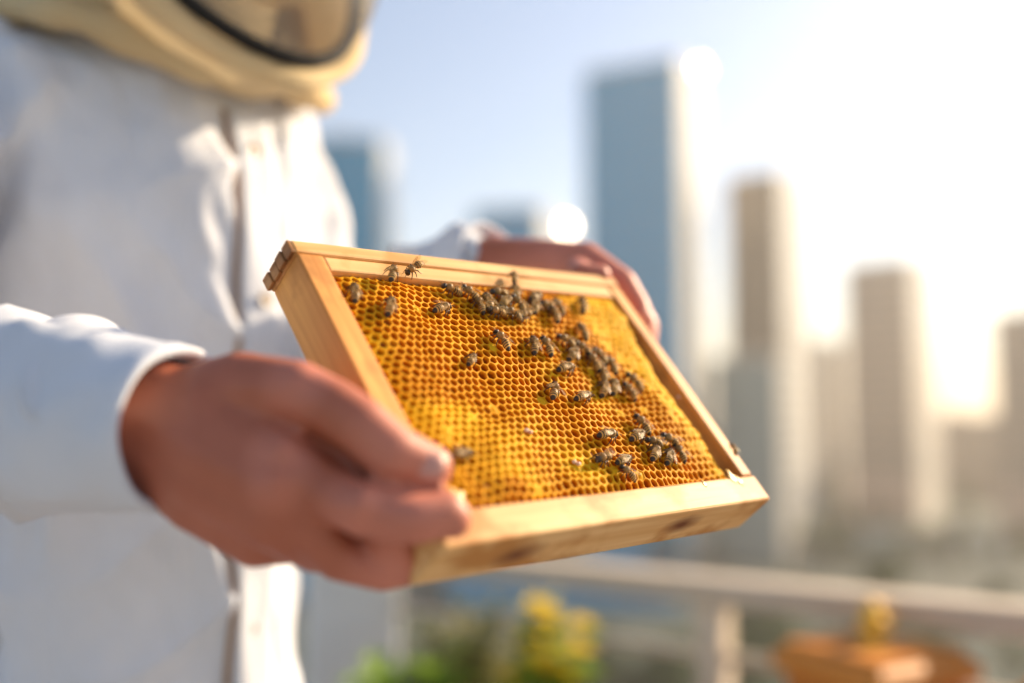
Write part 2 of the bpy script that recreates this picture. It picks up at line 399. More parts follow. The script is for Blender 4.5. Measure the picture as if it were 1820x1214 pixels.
# ------------------------------------------------------------------ low city fabric and trees
rnd = random.Random(11)
LOW = [('pale low city block with flat roof, one of many beyond the river', 'pale_stone_lit_side', 'pale low blocks beyond the river'),
       ('tan low city block with flat roof, one of many beyond the river', 'tan_stone', 'tan low blocks beyond the river'),
       ('grey low city block with dark flat roof, one of many beyond the river', 'grey_conc', 'grey low blocks beyond the river')]
for k in range(46):
    d = rnd.uniform(470, 1300); px = rnd.uniform(480, 1980); wpx = rnd.uniform(40, 110) * 520 / d
    i = k % 3; lab, mt, gr = LOW[i]
    hgt = rnd.uniform(9, 30) if d < 800 else rnd.uniform(20, 58)
    building('low_block', lab, px - wpx, px, 760, d, rnd.uniform(14, 26), rnd.uniform(4, 38), M[mt], M[mt] if i != 2 else M['dark_roof'], None, 5, gr, zt=GZ + hgt)

def leaf_mat(name, c1, c2):
    m = mk(name, c1, c2, rough=.6, scale=3, lo=.3, hi=.7)
    t = m.node_tree; b = t.nodes['Principled BSDF']; tr = t.nodes.new('ShaderNodeBsdfTranslucent'); mx = t.nodes.new('ShaderNodeMixShader'); mx.inputs[0].default_value = .35
    src = b.inputs['Base Color'].links[0].from_socket
    t.links.new(src, tr.inputs[0]); t.links.new(b.outputs[0], mx.inputs[1]); t.links.new(tr.outputs[0], mx.inputs[2]); t.links.new(mx.outputs[0], t.nodes['Material Output'].inputs[0])
    return m
M['leaf_dark'] = leaf_mat('tree leaves dark', (.045, .075, .035), (.07, .10, .04))
M['leaf_mid'] = leaf_mat('tree leaves', (.06, .10, .035), (.10, .13, .04))
M['leaf_bright'] = leaf_mat('young leaves', (.20, .34, .03), (.30, .42, .05))
M['leaf_dry'] = leaf_mat('dry stems and leaves', (.42, .40, .16), (.34, .30, .12))
M['petal'] = leaf_mat('yellow petals', (.88, .72, .06), (.82, .60, .03))
M['petal_pink'] = leaf_mat('faded pink petals', (.60, .33, .27), (.5, .25, .2))
M['bark'] = mk('bark', (.10, .075, .05), (.06, .045, .03), rough=.9, scale=3, bump=.6, bscale=12, bdist=.05)
def leafquad(g, c, s, rn):
    n = Vector((rn.gauss(0, 1), rn.gauss(0, 1), rn.gauss(.4, 1))).normalized(); u = n.orthogonal().normalized(); v = n.cross(u)
    a = rn.uniform(0, 6.28); uu = u * cos(a) + v * sin(a); vv = -u * sin(a) + v * cos(a)
    g.face([c - uu * s, c + vv * s * .5 - n * s * .1, c + uu * s, c - vv * s * .5 - n * s * .1])
crowns, trunks = [], []
for k in range(4):
    rn = random.Random(30 + k); H = rn.uniform(9, 13)
    g = MB(); cl = []
    for i in range(17):
        a = rn.uniform(0, 6.28); r = rn.uniform(.3, 1) * 3.4; z = H * (.45 + .5 * rn.random()); r *= 1 - .55 * abs(z / H - .62) * 2
        cl.append((Vector((r * cos(a), r * sin(a), z)), rn.uniform(1.0, 2.0)))
    for c, R in cl:
        for j in range(46):
            q = Vector((rn.gauss(0, 1), rn.gauss(0, 1), rn.gauss(0, .8))); q = q.normalized() * R * rn.uniform(.5, 1.08)
            leafquad(g, c + q, rn.uniform(.35, .6), rn)
    crowns.append(g.mesh('crown'))
    g = MB(); g.tube([(0, 0, 0), (.1, 0, H * .25), (0, .15, H * .5), (.1, .1, H * .8)], [.34, .26, .2, .06], 8)
    for c, R in cl[:8]: g.tube([(0, .1, H * (.28 + .2 * rn.random())), c * .6 + Vector((0, 0, H * .2)), c], [.13, .09, .03], 5)
    trunks.append(g.mesh('trunk'))
rnd = random.Random(5); nt_ = 0
TL = [('dark leafy tree in the park strip between the roof and the river', 'leaf_dark', 'dark park trees before the river'),
      ('lighter green leafy tree in the park strip between the roof and the river', 'leaf_mid', 'lighter park trees before the river')]
cmesh = {}
for k in range(95):
    d = rnd.choice([rnd.uniform(135, 222), rnd.uniform(278, 330), rnd.uniform(425, 470)]); px = rnd.uniform(560, 1900)
    x = (px - 910) / FPX * d
    if 130 < d < 262 and px < 1260: continue
    i = k % 2; v = rnd.randrange(4)
    if (i, v) not in cmesh:
        me = crowns[v].copy(); me.materials.append(M[TL[i][1]]); cmesh[(i, v)] = me
    t = empty('tree', (x, d, GZ)); s = rnd.uniform(.75, 1.35); t.scale = (s, s, s); t.rotation_euler = (0, 0, rnd.uniform(0, 6.28))
    link('crown', cmesh[(i, v)], None, t); link('trunk', trunks[v], M['bark'], t)
    tag(t, TL[i][0], 'tree', TL[i][2])

for k in range(34):
    d = rnd.uniform(128, 160); px = rnd.uniform(620, 1330); i = k % 2; v = rnd.randrange(4)
    if (i, v) not in cmesh: continue
    t = empty('tree', ((px - 910) / FPX * d, d, GZ)); s = rnd.uniform(.8, 1.1); t.scale = (s, s, s); t.rotation_euler = (0, 0, rnd.uniform(0, 6.28))
    link('crown', cmesh[(i, v)], None, t); link('trunk', trunks[v], M['bark'], t)
    tag(t, ['dark leafy tree in the courtyard below the flowering plant', 'lighter green leafy tree in the courtyard below the flowering plant'][i], 'tree', ['dark courtyard trees', 'lighter courtyard trees'][i])

# ------------------------------------------------------------------ plants on the roof
M['terracotta'] = mk('terracotta', (.40, .27, .17), (.33, .22, .14), rough=.8, scale=14, bump=.2)
M['soil'] = mk('soil', (.05, .035, .025), rough=.95, scale=30, bump=.6)
def planter(x, y, r, h, label):
    e = empty('plant_pot', (x, y, 0)); tag(e, label, 'pot')
    g = MB(); n = 28
    prof = [(r * .72, 0), (r * .95, h * .86), (r * 1.05, h * .86), (r * 1.07, h), (r * .93, h), (r * .9, h * .9)]
    g.grid([[(q * cos(2 * pi * k / n), q * sin(2 * pi * k / n), z) for k in range(n)] for q, z in prof], True, True, False)
    g.build('pot_wall', M['terracotta'], e, True)
    g = MB(); g.face([(r * .9 * cos(2 * pi * k / n), r * .9 * sin(2 * pi * k / n), h * .9) for k in range(n)]); g.build('soil', M['soil'], e)
    return e
def leafy(name, label, x, y, z0, z1, spread, nst, leafm, leafs, seed, cat='plant', flowers=0, fm=None, lw=.35):
    rn = random.Random(seed); e = empty(name, (x, y, z0)); tag(e, label, cat)
    gs = MB(); tips = []; gl = MB()
    for i in range(nst):
        a = rn.uniform(0, 6.28); r = spread * sqrt(rn.random()); hh = (z1 - z0) * rn.uniform(.6, 1)
        p = [Vector((r * .25 * cos(a), r * .25 * sin(a), 0)), Vector((r * .5 * cos(a), r * .5 * sin(a), hh * .5)), Vector((r * cos(a), r * sin(a), hh))]
        gs.tube(p, [.004, .003, .0015], 5); tips.append(p[2])
        for j in range(26):
            t = rn.uniform(.2, 1); c = p[0].lerp(p[1], t * 2) if t < .5 else p[1].lerp(p[2], t * 2 - 1)
            b = rn.uniform(0, 6.28); out = Vector((cos(b), sin(b), rn.uniform(-.1, .9))).normalized(); L_ = leafs * rn.uniform(.6, 1.2)
            sd = out.cross(Vector((0, 0, 1))).normalized() * L_ * lw
            m1 = c + out * L_ * .5 + Vector((0, 0, L_ * .08)); tp = c + out * L_ - Vector((0, 0, L_ * .12))
            gl.face([c, m1 - sd * .9, tp, m1 + sd * .9])
    gs.build('stem', M['leaf_mid'], e, True); o = gl.build('foliage', leafm, e); o['kind'] = 'stuff'
    for i in range(flowers):
        c = tips[i % len(tips)] + Vector((rn.uniform(-.012, .012), rn.uniform(-.012, .012), rn.uniform(-.01, .02)))
        g = MB()
        for ring, (n, L_, el) in enumerate(((8, .034, .2), (7, .025, .8))):
            for k in range(n):
                b = 2 * pi * k / n + ring * .4; out = Vector((cos(b) * cos(el), sin(b) * cos(el), sin(el))); sd = Vector((-sin(b), cos(b), 0)) * L_ * .35
                g.face([c, c + out * L_ * .6 - sd, c + out * L_, c + out * L_ * .6 + sd])
        g.ball(c + Vector((0, 0, .004)), .006, 8, 5)
        g.build('flower', fm, e)
    return e
q = P(975, 1150, 1.62); planter(q.x, q.y, .13, .48, 'clay pot holding the yellow flowering plant by the railing')
leafy('flowering_plant', 'bright green plant with yellow flowers in front of the railing', q.x, q.y, .43, .815, .065, 14, M['leaf_bright'], .055, 3, flowers=16, fm=M['petal'])
q = P(730, 1200, 1.75); planter(q.x, q.y, .13, .46, 'clay pot beside the white pillar')
leafy('leafy_plant', 'bright green leafy plant beside the white pillar', q.x, q.y, .41, .72, .09, 14, M['leaf_bright'], .075, 4)
q = P(850, 1180, 1.95); planter(q.x, q.y, .15, .48, 'clay pot of dry straw coloured stems')
leafy('dry_plant', 'dry straw coloured plant between the two green plants', q.x, q.y, .43, .76, .15, 26, M['leaf_dry'], .06, 5, lw=.16)
q = P(1120, 1250, 1.60); planter(q.x, q.y, .13, .46, 'clay pot left of the wooden hive')
leafy('leafy_plant', 'low dark green plant with faded pink flowers left of the hive', q.x, q.y, .41, .64, .11, 14, M['leaf_dark'], .06, 6, flowers=5, fm=M['petal_pink'])

# ------------------------------------------------------------------ wooden hives by the railing
M['hive_wood'] = wood('hive cedar', (.66, .26, .05), (.50, .18, .03), 0, rough=.5)
M['hive_wood2'] = wood('hive cedar side', (.55, .19, .035), (.42, .13, .025), 0, rough=.55)
M['brass'] = mk('golden paint', (.80, .50, .05), (.66, .36, .03), rough=.45, metal=.25, scale=60)
def hive(x, y, rz, top, wd, label, knob=True):
    e = empty('beehive', (x, y, 0)); e.rotation_euler = (0, 0, rz); tag(e, label, 'beehive', None)
    g = MB()
    for sx in (-1, 1):
        for sy in (-1, 1):
            g2 = MB(); g2.box((sx * wd * .4, sy * wd * .4, .10), (.02, .02, .10)); g2.build('leg', M['hive_wood2'], e)
    hb = (top - .035 - .20) / 2
    for k in range(2):
        z = .20 + hb * (k + .5)
        g = MB(); g.box((0, 0, z), (wd * .46, wd * .46, hb / 2 - .002)); bx = bevel(g.build('hive_box', M['hive_wood2'], e), .004)
        for sx in (-1, 1):
            g = MB(); g.box((0, sx * (wd * .46 + .012), z + hb * .2), (wd * .16, .012, .012)); bevel(g.build('handle', M['hive_wood'], bx), .003)
    g = MB()                                     # low hipped lid that overhangs
    h0, h1 = wd * .54, wd * .46
    g.grid([[(sx * h, sy * h, z) for sx, sy in ((-1, -1), (1, -1), (1, 1), (-1, 1))] for h, z in ((h0, top - .035), (h0, top - .012), (h1, top))], True, True, True)
    lid = bevel(g.build('lid', M['hive_wood'], e), .004)
    for k in range(5):                           # boards of the lid, with joints between them
        yk = -h1 + h1 * 2 * (k + .5) / 5
        g = MB(); g.box((0, yk, top + .004), (h1, h1 / 5 - .0015, .003)); g.build('board', M['hive_wood'], lid)
    if knob:
        g = MB(); n = 16
        prof = [(.026, .007), (.026, .013), (.012, .017), (.010, .026), (.019, .033), (.022, .041), (.018, .050), (.010, .055), (.014, .061), (.013, .068), (.004, .074)]
        g.grid([[(q * cos(2 * pi * k / n), q * sin(2 * pi * k / n), top + z) for k in range(n)] for q, z in prof], True, True, True)
        kb = g.build('knob', M['brass'], lid, True)
        g = MB(); g.tube([Vector((.022 + .018 * sin(t), 0, top + .041 - .02 * cos(t) + .004)) for t in [pi * i / 10 for i in range(11)]], .0035, 8); g.build('ring', M['brass'], kb, True)
    return e
q = P(1552, 1150, 1.50)
hive(q.x, q.y, .50, .768, .198, 'orange cedar hive with a golden knob on its lid')
hive(.785, 1.27, .45, .775, .20, 'second cedar hive without a knob, nearer the end of the railing', False)

# ================================================================== THE HIVE FRAME AND ITS COMB
hf = empty('hive_frame', mat=FM)
tag(hf, 'pine hive frame of golden honeycomb held in both hands of the beekeeper', 'hive frame')
def bar(name, x0, x1, y0, y1, z0, z1, mat, bv=.0012):
    g = MB(); g.box(((x0 + x1) / 2, -(y0 + y1) / 2, -(z0 + z1) / 2), ((x1 - x0) / 2, (y1 - y0) / 2, (z1 - z0) / 2))
    return bevel(g.build(name, mat, hf), bv)
TB, BB, LB, RBW = .0195, .0185, .0165, .0115
M['wood_bottom'] = wood('pine bottom bar', (.82, .53, .24), (.64, .33, .11), 0, stain=((.50, .22, .055), .49), knots=((.055, -FH, -.017, .0125), (.182, -FH, -.014, .0105)))
cap = bar('top_bar', .0, FW, 0, .0088, 0, FD, M['wood_x'])
bar('inner_top_bar', LB + .0004, FW - RBW - .0004, .0092, TB, .0012, FD - .002, M['wood_x'])
bar('side_bar', 0.0006, LB, .0091, FH - BB - .0003, .0006, FD - .0006, M['wood_y'])
bar('side_bar', FW - RBW, FW - .0006, .0091, FH - BB - .0003, .0006, FD - .0006, M['wood_y'])
bar('bottom_bar', .0002, FW - .0002, FH - BB, FH, 0.0, FD, M['wood_bottom'], .0016)
# end-grain cap pieces on the end of the top bar
g = MB()
for k in range(4):
    z0, z1 = -FD * k / 4 - .0004, -FD * (k + 1) / 4 + .0004
    g.box((-.0011 - .0006 * (k % 2), -.0044, (z0 + z1) / 2), (.0012, .0043 - .0003 * (k % 2), (z0 - z1) / 2))
bevel(g.build('end_grain', M['wood_end'], cap), .0005)
# propolis and wax smears
M['smear'] = mk('wax smear', (.80, .50, .10), (.62, .34, .06), rough=.35, scale=160, sss=.3, bump=.4)
rn = random.Random(3)
for (a, b, r) in ((.021, .165, .004), (.236, .172, .0036), (.2405, .1752, .0028), (.205, .1745, .0018)):
    g = MB(); rings = []
    ph = rn.uniform(0, 6)
    for q, hz in ((1, -.0005), (.9, .00005), (.5, .0003), (.05, .00035)):
        rings.append([(a + r * q * (1 + .35 * sin(3 * t + ph) + .2 * sin(5 * t)) * cos(t), -b + r * q * (1 + .3 * cos(2 * t + ph)) * 1.3 * sin(t), hz) for t in [2 * pi * k / 16 for k in range(16)]])
    g.grid(rings, True, False, True); g.build('wax_smear', M['smear'], hf, True)

CPITCH = .0054; HR = CPITCH / sqrt(3)
X0, X1, Y0, Y1 = LB + .001, FW - RBW, TB - .001, FH - BB + .001
def xr(b):                                      # right limit of the comb: it leaves a gap to the side bar low down
    t = (b - Y0) / (Y1 - Y0); return X1 - .001 - .0085 * min(1, max(0, (t - .12) / .35)) + .002 * noise.noise(Vector((b * 90, 3, 0)))
def surf(a, b):                                 # comb face height (local z)
    e = min(a - X0, xr(b) - a, b - Y0, Y1 - b); e = max(0, min(1, e / .012))
    return -.0052 + .0036 * e ** .6 + .0032 * noise.noise(Vector((a * 26, b * 26, 1.3))) + .0008 * noise.noise(Vector((a * 90, b * 90, 7)))
def warp(a, b):
    v = noise.noise_vector(Vector((a * 55, b * 55, 2))) * .0019 + noise.noise_vector(Vector((a * 210, b * 210, 5))) * .0007
    return a + v.x, b + v.y
def sm(x, lo, hi): t = max(0, min(1, (x - lo) / (hi - lo))); return t * t * (3 - 2 * t)
def zone(a, b):
    """0 = pale new yellow wax, 1 = older brown-orange brood comb"""
    u, v = a / FW, b / FH
    right = sm(u + .16 * (1 - v) - .05, .78, .92)
    ll = sm(.62 - u + .9 * (v - .62), .18, .34) * sm(v, .50, .62)        # lower left patch
    tl = sm(.22 - u, .02, .14) * (1 - sm(v, .55, .65)) * .55
    y = max(right, ll * .9, tl)
    y -= .18 * (1 - right); y += .9 * noise.noise(Vector((a * 38, b * 38, 9))) * (1 - right)
    for (hx, hy, hr) in ((.050, .093, .010), (.030, .060, .006), (.150, .166, .012), (.060, .166, .011), (.215, .166, .006), (.115, .050, .013), (.175, .075, .016), (.196, .128, .011)):
        y -= 1.2 * max(0, 1 - ((a - hx) ** 2 + (b - hy) ** 2) / hr ** 2)
    yb = sm(.10 - abs(u - .55 - .35 * (v - .35)), .0, .06) * .35          # yellow streak under the bees
    return 1 - max(0, min(1, y + yb)), right
YEL, ORA, BRN = Vector((.97, .54, .014)), Vector((.92, .36, .010)), Vector((.54, .135, .006))
comb = empty('comb'); comb.parent = hf
cells = []
rows = int((Y1 - Y0) / (CPITCH * .866)) + 2
for j in range(rows):
    for i in range(60):
        a = X0 + CPITCH * (i + (.5 if j % 2 else 0)) + .0006; b = Y0 + j * CPITCH * .866 + .0012
        if b > Y1 - .0006 or a > xr(b) - CPITCH * .25 or a < X0: continue
        cells.append((a, b))
rc = random.Random(21)
def cell_geo(g, cols, a, b):
    z_, right = zone(a, b)
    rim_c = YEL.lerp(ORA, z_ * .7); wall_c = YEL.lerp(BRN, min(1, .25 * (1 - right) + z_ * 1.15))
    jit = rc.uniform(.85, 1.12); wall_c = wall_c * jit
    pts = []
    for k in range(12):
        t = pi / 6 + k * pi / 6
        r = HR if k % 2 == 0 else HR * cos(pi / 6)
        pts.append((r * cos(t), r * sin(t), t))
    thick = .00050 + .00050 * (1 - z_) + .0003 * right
    if rc.random() < .02: thick += .0004
    fill = rc.random(); kind = rc.random()
    capped = (right > .35 and kind < .5) or kind < .012 or (z_ < .25 and kind < .05)
    if capped:
        cap_c = (YEL.lerp(ORA, rc.uniform(0, .35 + .4 * z_))) * rc.uniform(.85, 1.08); rr_ = []
        for q_, h_ in ((1.0, 0), (.8, -.0003), (.55, .00025 * rc.random()), (.08, .0005 * rc.random())):
            ring_ = []
            for (x, y, t) in pts:
                wa, wb = warp(a + x * q_, b + y * q_); ring_.append((wa, -wb, surf(wa, wb) + h_ + .00018 * rc.uniform(-1, 1) * (q_ < .9)))
            rr_.append(ring_)
        g.grid(rr_, True, False, True)
        cols += [rim_c] * 12 + [cap_c] * 36
        return
    depth = .0095
    if right > .4: depth = rc.uniform(.0025, .0045)
    elif z_ < .4: depth = rc.uniform(.005, .009)
    if not capped and kind > .88: depth = rc.uniform(.0016, .0035)
    if kind > .97: wall_c = Vector((.62, .30, .03)) if rc.random() < .5 else Vector((.42, .10, .02))
    rin = CPITCH / 2 - thick
    rings = []; rcol = []
    def ring(fn, dz, c):
        rr = []
        for (x, y, t) in pts:
            px, py = fn(x, y, t); wa, wb = warp(a + px, b + py)
            rr.append((wa, -wb, surf(wa, wb) + dz))
        rings.append(rr); rcol.append(c)
    hexq = lambda s: (lambda x, y, t: (x * s, y * s))
    mixq = lambda r, k: (lambda x, y, t: ((x * r / (CPITCH / 2)) * k + cos(t) * r * (1 - k), (y * r / (CPITCH / 2)) * k + sin(t) * r * (1 - k)))
    up = .0002 * rc.random()
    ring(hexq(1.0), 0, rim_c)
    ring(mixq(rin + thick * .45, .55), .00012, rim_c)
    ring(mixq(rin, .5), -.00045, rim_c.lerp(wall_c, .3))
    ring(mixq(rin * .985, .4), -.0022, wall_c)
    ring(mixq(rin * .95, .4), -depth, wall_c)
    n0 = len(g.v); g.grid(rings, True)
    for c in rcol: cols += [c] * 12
    # floor: honey or wax bottom
    lvl = -depth + .0002
    n1 = len(g.v); mi = 1 if (fill < .62 and right < .5) else 0
    cc = wall_c
    base = [(p[0], p[1], p[2]) for p in rings[-1]]
    ca = (sum(p[0] for p in base) / 12, sum(p[1] for p in base) / 12, sum(p[2] for p in base) / 12 - .0006)
    g.v += base; g.v.append(ca); cols += [cc] * 13
    for k in range(12):
        g.f.append((n1 + k, n1 + (k + 1) % 12, n1 + 12)); g.mi.append(mi)
def finish_cells(g, cols, name, parent):
    me = g.mesh(name); at = me.color_attributes.new('wax', 'FLOAT_COLOR', 'POINT')
    at.data.foreach_set('color', [x for c in cols for x in (c.x, c.y, c.z, 1)])
    o = link(name, me, [M['wax'], M['honey']], parent, True); return o
def hidden(a, b): return a < .05 and b > .105
order = sorted(cells, key=lambda c: (hidden(*c), project(fl(c[0], c[1]))[2]))
for (a, b) in order[:300]:
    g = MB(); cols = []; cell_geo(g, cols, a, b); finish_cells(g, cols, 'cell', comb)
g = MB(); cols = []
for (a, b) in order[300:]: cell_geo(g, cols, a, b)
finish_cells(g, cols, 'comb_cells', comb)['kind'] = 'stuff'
# outer skirt and midrib of the comb
g = MB(); ca = []
n = 90
edge = [(X0, Y0 + (Y1 - Y0) * k / n) for k in range(n)] + [(X0 + (xr(Y1) - X0) * k / n, Y1) for k in range(n)] + [(xr(Y1 - (Y1 - Y0) * k / n) + .0004, Y1 - (Y1 - Y0) * k / n) for k in range(n)] + [(xr(Y0) - (xr(Y0) - X0) * k / n, Y0) for k in range(n)]
def wob(a, b): w_ = .0012 * noise.noise(Vector((a * 160, b * 160, 4))); return a + w_, b + w_
r0 = [(*wob(a, -b), surf(a, b) - .0009) for a, b in edge]; r1 = [(p[0], p[1], -.0165) for p in r0]
g.grid([r0, [(p[0] * .998 + .0002, p[1], p[2] - .005) for p in r0], r1], True)
g.face([r1[k] for k in range(len(r1))]); 
g.build('comb_edge', M['smear'], comb, True)
for y in (Y0 + .03, Y0 + .075, Y0 + .12):        # foundation wires behind the comb
    g = MB(); g.tube([(LB - .002, -y, -.019), (FW - RBW + .002, -y, -.019)], .00025, 6); g.build('wire', M['steel'], hf)
# a few emerging grubs and crumbs
M['grub'] = mk('pale grub', (.75, .62, .5), (.6, .35, .22), rough=.3, scale=300, sss=.3)
for (px, py) in ((933, 768), (940, 771), (1020, 822), (1027, 826), (1212, 700), (1068, 815)):
    q = on_frame(px, py, -.002); g = MB(); g.ball((q.x, q.y, surf(q.x, -q.y) + .0006), (.0016, .0012, .0011), 8, 6); o = g.build('larva', M['grub'], None, True)
    o.matrix_world = FM; o.parent = None; tag(o, 'pale glossy grub showing at a cell mouth of the comb', 'larva', 'pale grubs on the comb')

# ================================================================== BEES
def bee_mat():
    m, t, b = nodes('bee'); N = t.nodes.new; L = t.links.new
    at = N('ShaderNodeAttribute'); at.attribute_name = 'band'; L(at.outputs['Color'], b.inputs['Base Color'])
    setin(b, Roughness=.5); nz = N('ShaderNodeTexNoise'); nz.inputs['Scale'].default_value = 2500
    tc = N('ShaderNodeTexCoord'); L(tc.outputs['Object'], nz.inputs[0])
    bp = N('ShaderNodeBump'); bp.inputs['Strength'].default_value = .5; bp.inputs['Distance'].default_value = .0002; L(nz.outputs[0], bp.inputs['Height']); L(bp.outputs[0], b.inputs['Normal'])
    return m
M['bee'] = bee_mat()
M['bee_hair'] = mk('bee hair', (.66, .38, .09), (.46, .24, .05), rough=.7, scale=900)
M['bee_leg'] = mk('bee leg', (.035, .018, .008), (.09, .045, .015), rough=.4, scale=600)
def wing_mat():
    m, t, b = nodes('bee wing'); N = t.nodes.new; L = t.links.new
    setin(b, Roughness=.35); b.inputs['Base Color'].default_value = (.50, .33, .15, 1); b.inputs['Specular IOR Level'].default_value = .12
    tr = N('ShaderNodeBsdfTransparent'); tr.inputs[0].default_value = (.95, .90, .80, 1)
    vo = N('ShaderNodeTexVoronoi'); vo.feature = 'DISTANCE_TO_EDGE'; vo.inputs['Scale'].default_value = 900; tc = N('ShaderNodeTexCoord'); L(tc.outputs['Object'], vo.inputs[0])
    mr = N('ShaderNodeMapRange'); mr.inputs[1].default_value = .02; mr.inputs[2].default_value = .10; mr.inputs[3].default_value = .42; mr.inputs[4].default_value = .04; L(vo.outputs[0], mr.inputs[0])
    mx = N('ShaderNodeMixShader'); L(mr.outputs[0], mx.inputs[0]); L(tr.outputs[0], mx.inputs[1]); L(b.outputs[0], mx.inputs[2]); L(mx.outputs[0], t.nodes['Material Output'].inputs[0])
    return m
M['wing'] = wing_mat()
MM = .001 * 1.19
PROF = [(-7.3, 1.9, .15), (-6.9, 2.0, .7), (-6.2, 2.2, 1.25), (-5.2, 2.45, 1.75), (-4.0, 2.7, 2.05), (-2.8, 2.9, 2.0), (-1.7, 3.0, 1.6), (-1.05, 3.0, .95), (-.75, 3.0, .6), (-.4, 3.1, 1.1), (.3, 3.35, 1.75), (1.2, 3.5, 2.0), (2.1, 3.4, 1.8), (2.8, 3.2, 1.15), (3.1, 3.0, .7), (3.4, 2.9, 1.2), (4.0, 2.75, 1.6), (4.6, 2.5, 1.45), (5.1, 2.3, .9), (5.35, 2.15, .2)]
def bee_body(curl, dark):
    g = MB(); cols = []; rings = []; n = 14
    xs = []
    for k in range(61):
        x = -7.3 + 12.65 * k / 60
        for i in range(len(PROF) - 1):
            if PROF[i][0] <= x <= PROF[i + 1][0] + 1e-6:
                t = (x - PROF[i][0]) / (PROF[i + 1][0] - PROF[i][0]); t = t * t * (3 - 2 * t) * .5 + t * .5
                z = PROF[i][1] * (1 - t) + PROF[i + 1][1] * t; r = PROF[i][2] * (1 - t) + PROF[i + 1][2] * t; break
        if x < -.9:
            ph = ((-x - .9) / 1.12) % 1; r *= 1 + .05 * (ph - .5)
            zz = z - curl * ((-x - .9) / 6.4) ** 2 * 1.6
            c = Vector((.80, .46, .10)) if ph < .36 else Vector((.060, .032, .012))
            if x < -6.2: c = Vector((.03, .018, .01))
            if ph < .36 and x > -3.4 and not dark: c = Vector((.66, .36, .08))
        elif x < 2.95: zz = z; c = Vector((.34, .20, .06))
        else: zz = z; c = Vector((.045, .03, .018))
        if dark: c = c * .7
        rings.append([(x * MM, r * 1.02 * cos(2 * pi * q / n) * MM, (zz + r * .94 * sin(2 * pi * q / n)) * MM) for q in range(n)]); cols += [c] * n
    g.grid(rings, True, True, True)
    for s in (-1, 1):
        n0 = len(g.v); g.ball((4.1 * MM, s * 1.25 * MM, 2.85 * MM), (.55 * MM, .45 * MM, .9 * MM), 8, 6); cols += [Vector((.012, .008, .006))] * (len(g.v) - n0)
    me = g.mesh('body'); at = me.color_attributes.new('band', 'FLOAT_COLOR', 'POINT'); at.data.foreach_set('color', [x for c in cols for x in (c.x, c.y, c.z, 1)])
    me.materials.append(M['bee']); me.shade_smooth(); return me
def hair_mesh(seed):
    rn = random.Random(seed); g = MB()
    for k in range(420):
        if k < 260: c = Vector((1.2, 0, 3.4)); R = Vector((1.9, 1.9, 1.85)); L_ = .75
        elif k < 380: c = Vector((-2.6, 0, 2.85)); R = Vector((2.6, 2.0, 1.9)); L_ = .45
        else: c = Vector((4, 0, 2.7)); R = Vector((1.2, 1.5, 1.5)); L_ = .45
        d = Vector((rn.gauss(0, 1), rn.gauss(0, 1), rn.gauss(.3, 1))).normalized(); p = c + Vector((d.x * R.x, d.y * R.y, d.z * R.z))
        e = (d + Vector((-.6, 0, 0))).normalized(); sd = e.orthogonal().normalized() * .05
        g.face([(p - sd) * MM, (p + sd) * MM, (p + e * L_ * rn.uniform(.6, 1.2)) * MM])
    me = g.mesh('hair'); me.materials.append(M['bee_hair']); return me
def wing_mesh(L_, W_, fore):
    g = MB(); pts = []
    up = []; lo = []
    for k in range(9):
        t = k / 8; x = -L_ * t; w_ = W_ * (sin(pi * min(1, t * .92 + .04)) ** .7) * (.45 + .75 * t)
        up.append((x * MM, w_ * .30 * MM, .15 * sin(t * 3) * MM)); lo.append((x * MM, -w_ * .70 * MM, (.1 * sin(t * 3) - .15) * MM))
    for k in range(8): g.v and None; g.face([up[k], up[k + 1], lo[k + 1], lo[k]])
    me = g.mesh('wing'); me.materials.append(M['wing']); return me
def leg_mesh(pts, r):
    g = MB(); g.tube([Vector(p) * MM for p in pts], [r * MM * q for q in (1, 1.15, .8, .55, .4)][:len(pts)], 5); me = g.mesh('leg'); me.materials.append(M['bee_leg']); me.shade_smooth(); return me
bodies = [bee_body(.3, False), bee_body(.9, False), bee_body(.5, True)]
hairs = [hair_mesh(1), hair_mesh(2)]
wf, wh = wing_mesh(8.3, 2.8, True), wing_mesh(5.8, 2.1, False)
legs = []
for s in (-1, 1):
    for (x, dx, sp) in ((2.2, 1.8, 2.6), (1.2, .1, 3.4), (.4, -2.2, 3.5)):
        legs.append(leg_mesh([(x, s * .9, 2.1), (x + dx * .35, s * sp * .75, 2.9), (x + dx * .7, s * sp, 1.3), (x + dx, s * sp * 1.1, .2), (x + dx * 1.25, s * sp * 1.15, 0)], .30))
ants = []
for s in (-1, 1):
    g = MB(); g.tube([Vector(p) * MM for p in ((5.1, s * .4, 2.9), (5.9, s * .8, 3.5), (7.2, s * 1.3, 3.0))], [.14 * MM, .13 * MM, .1 * MM], 5); me = g.mesh('antenna'); me.materials.append(M['bee_leg']); ants.append(me)
rb = random.Random(9)
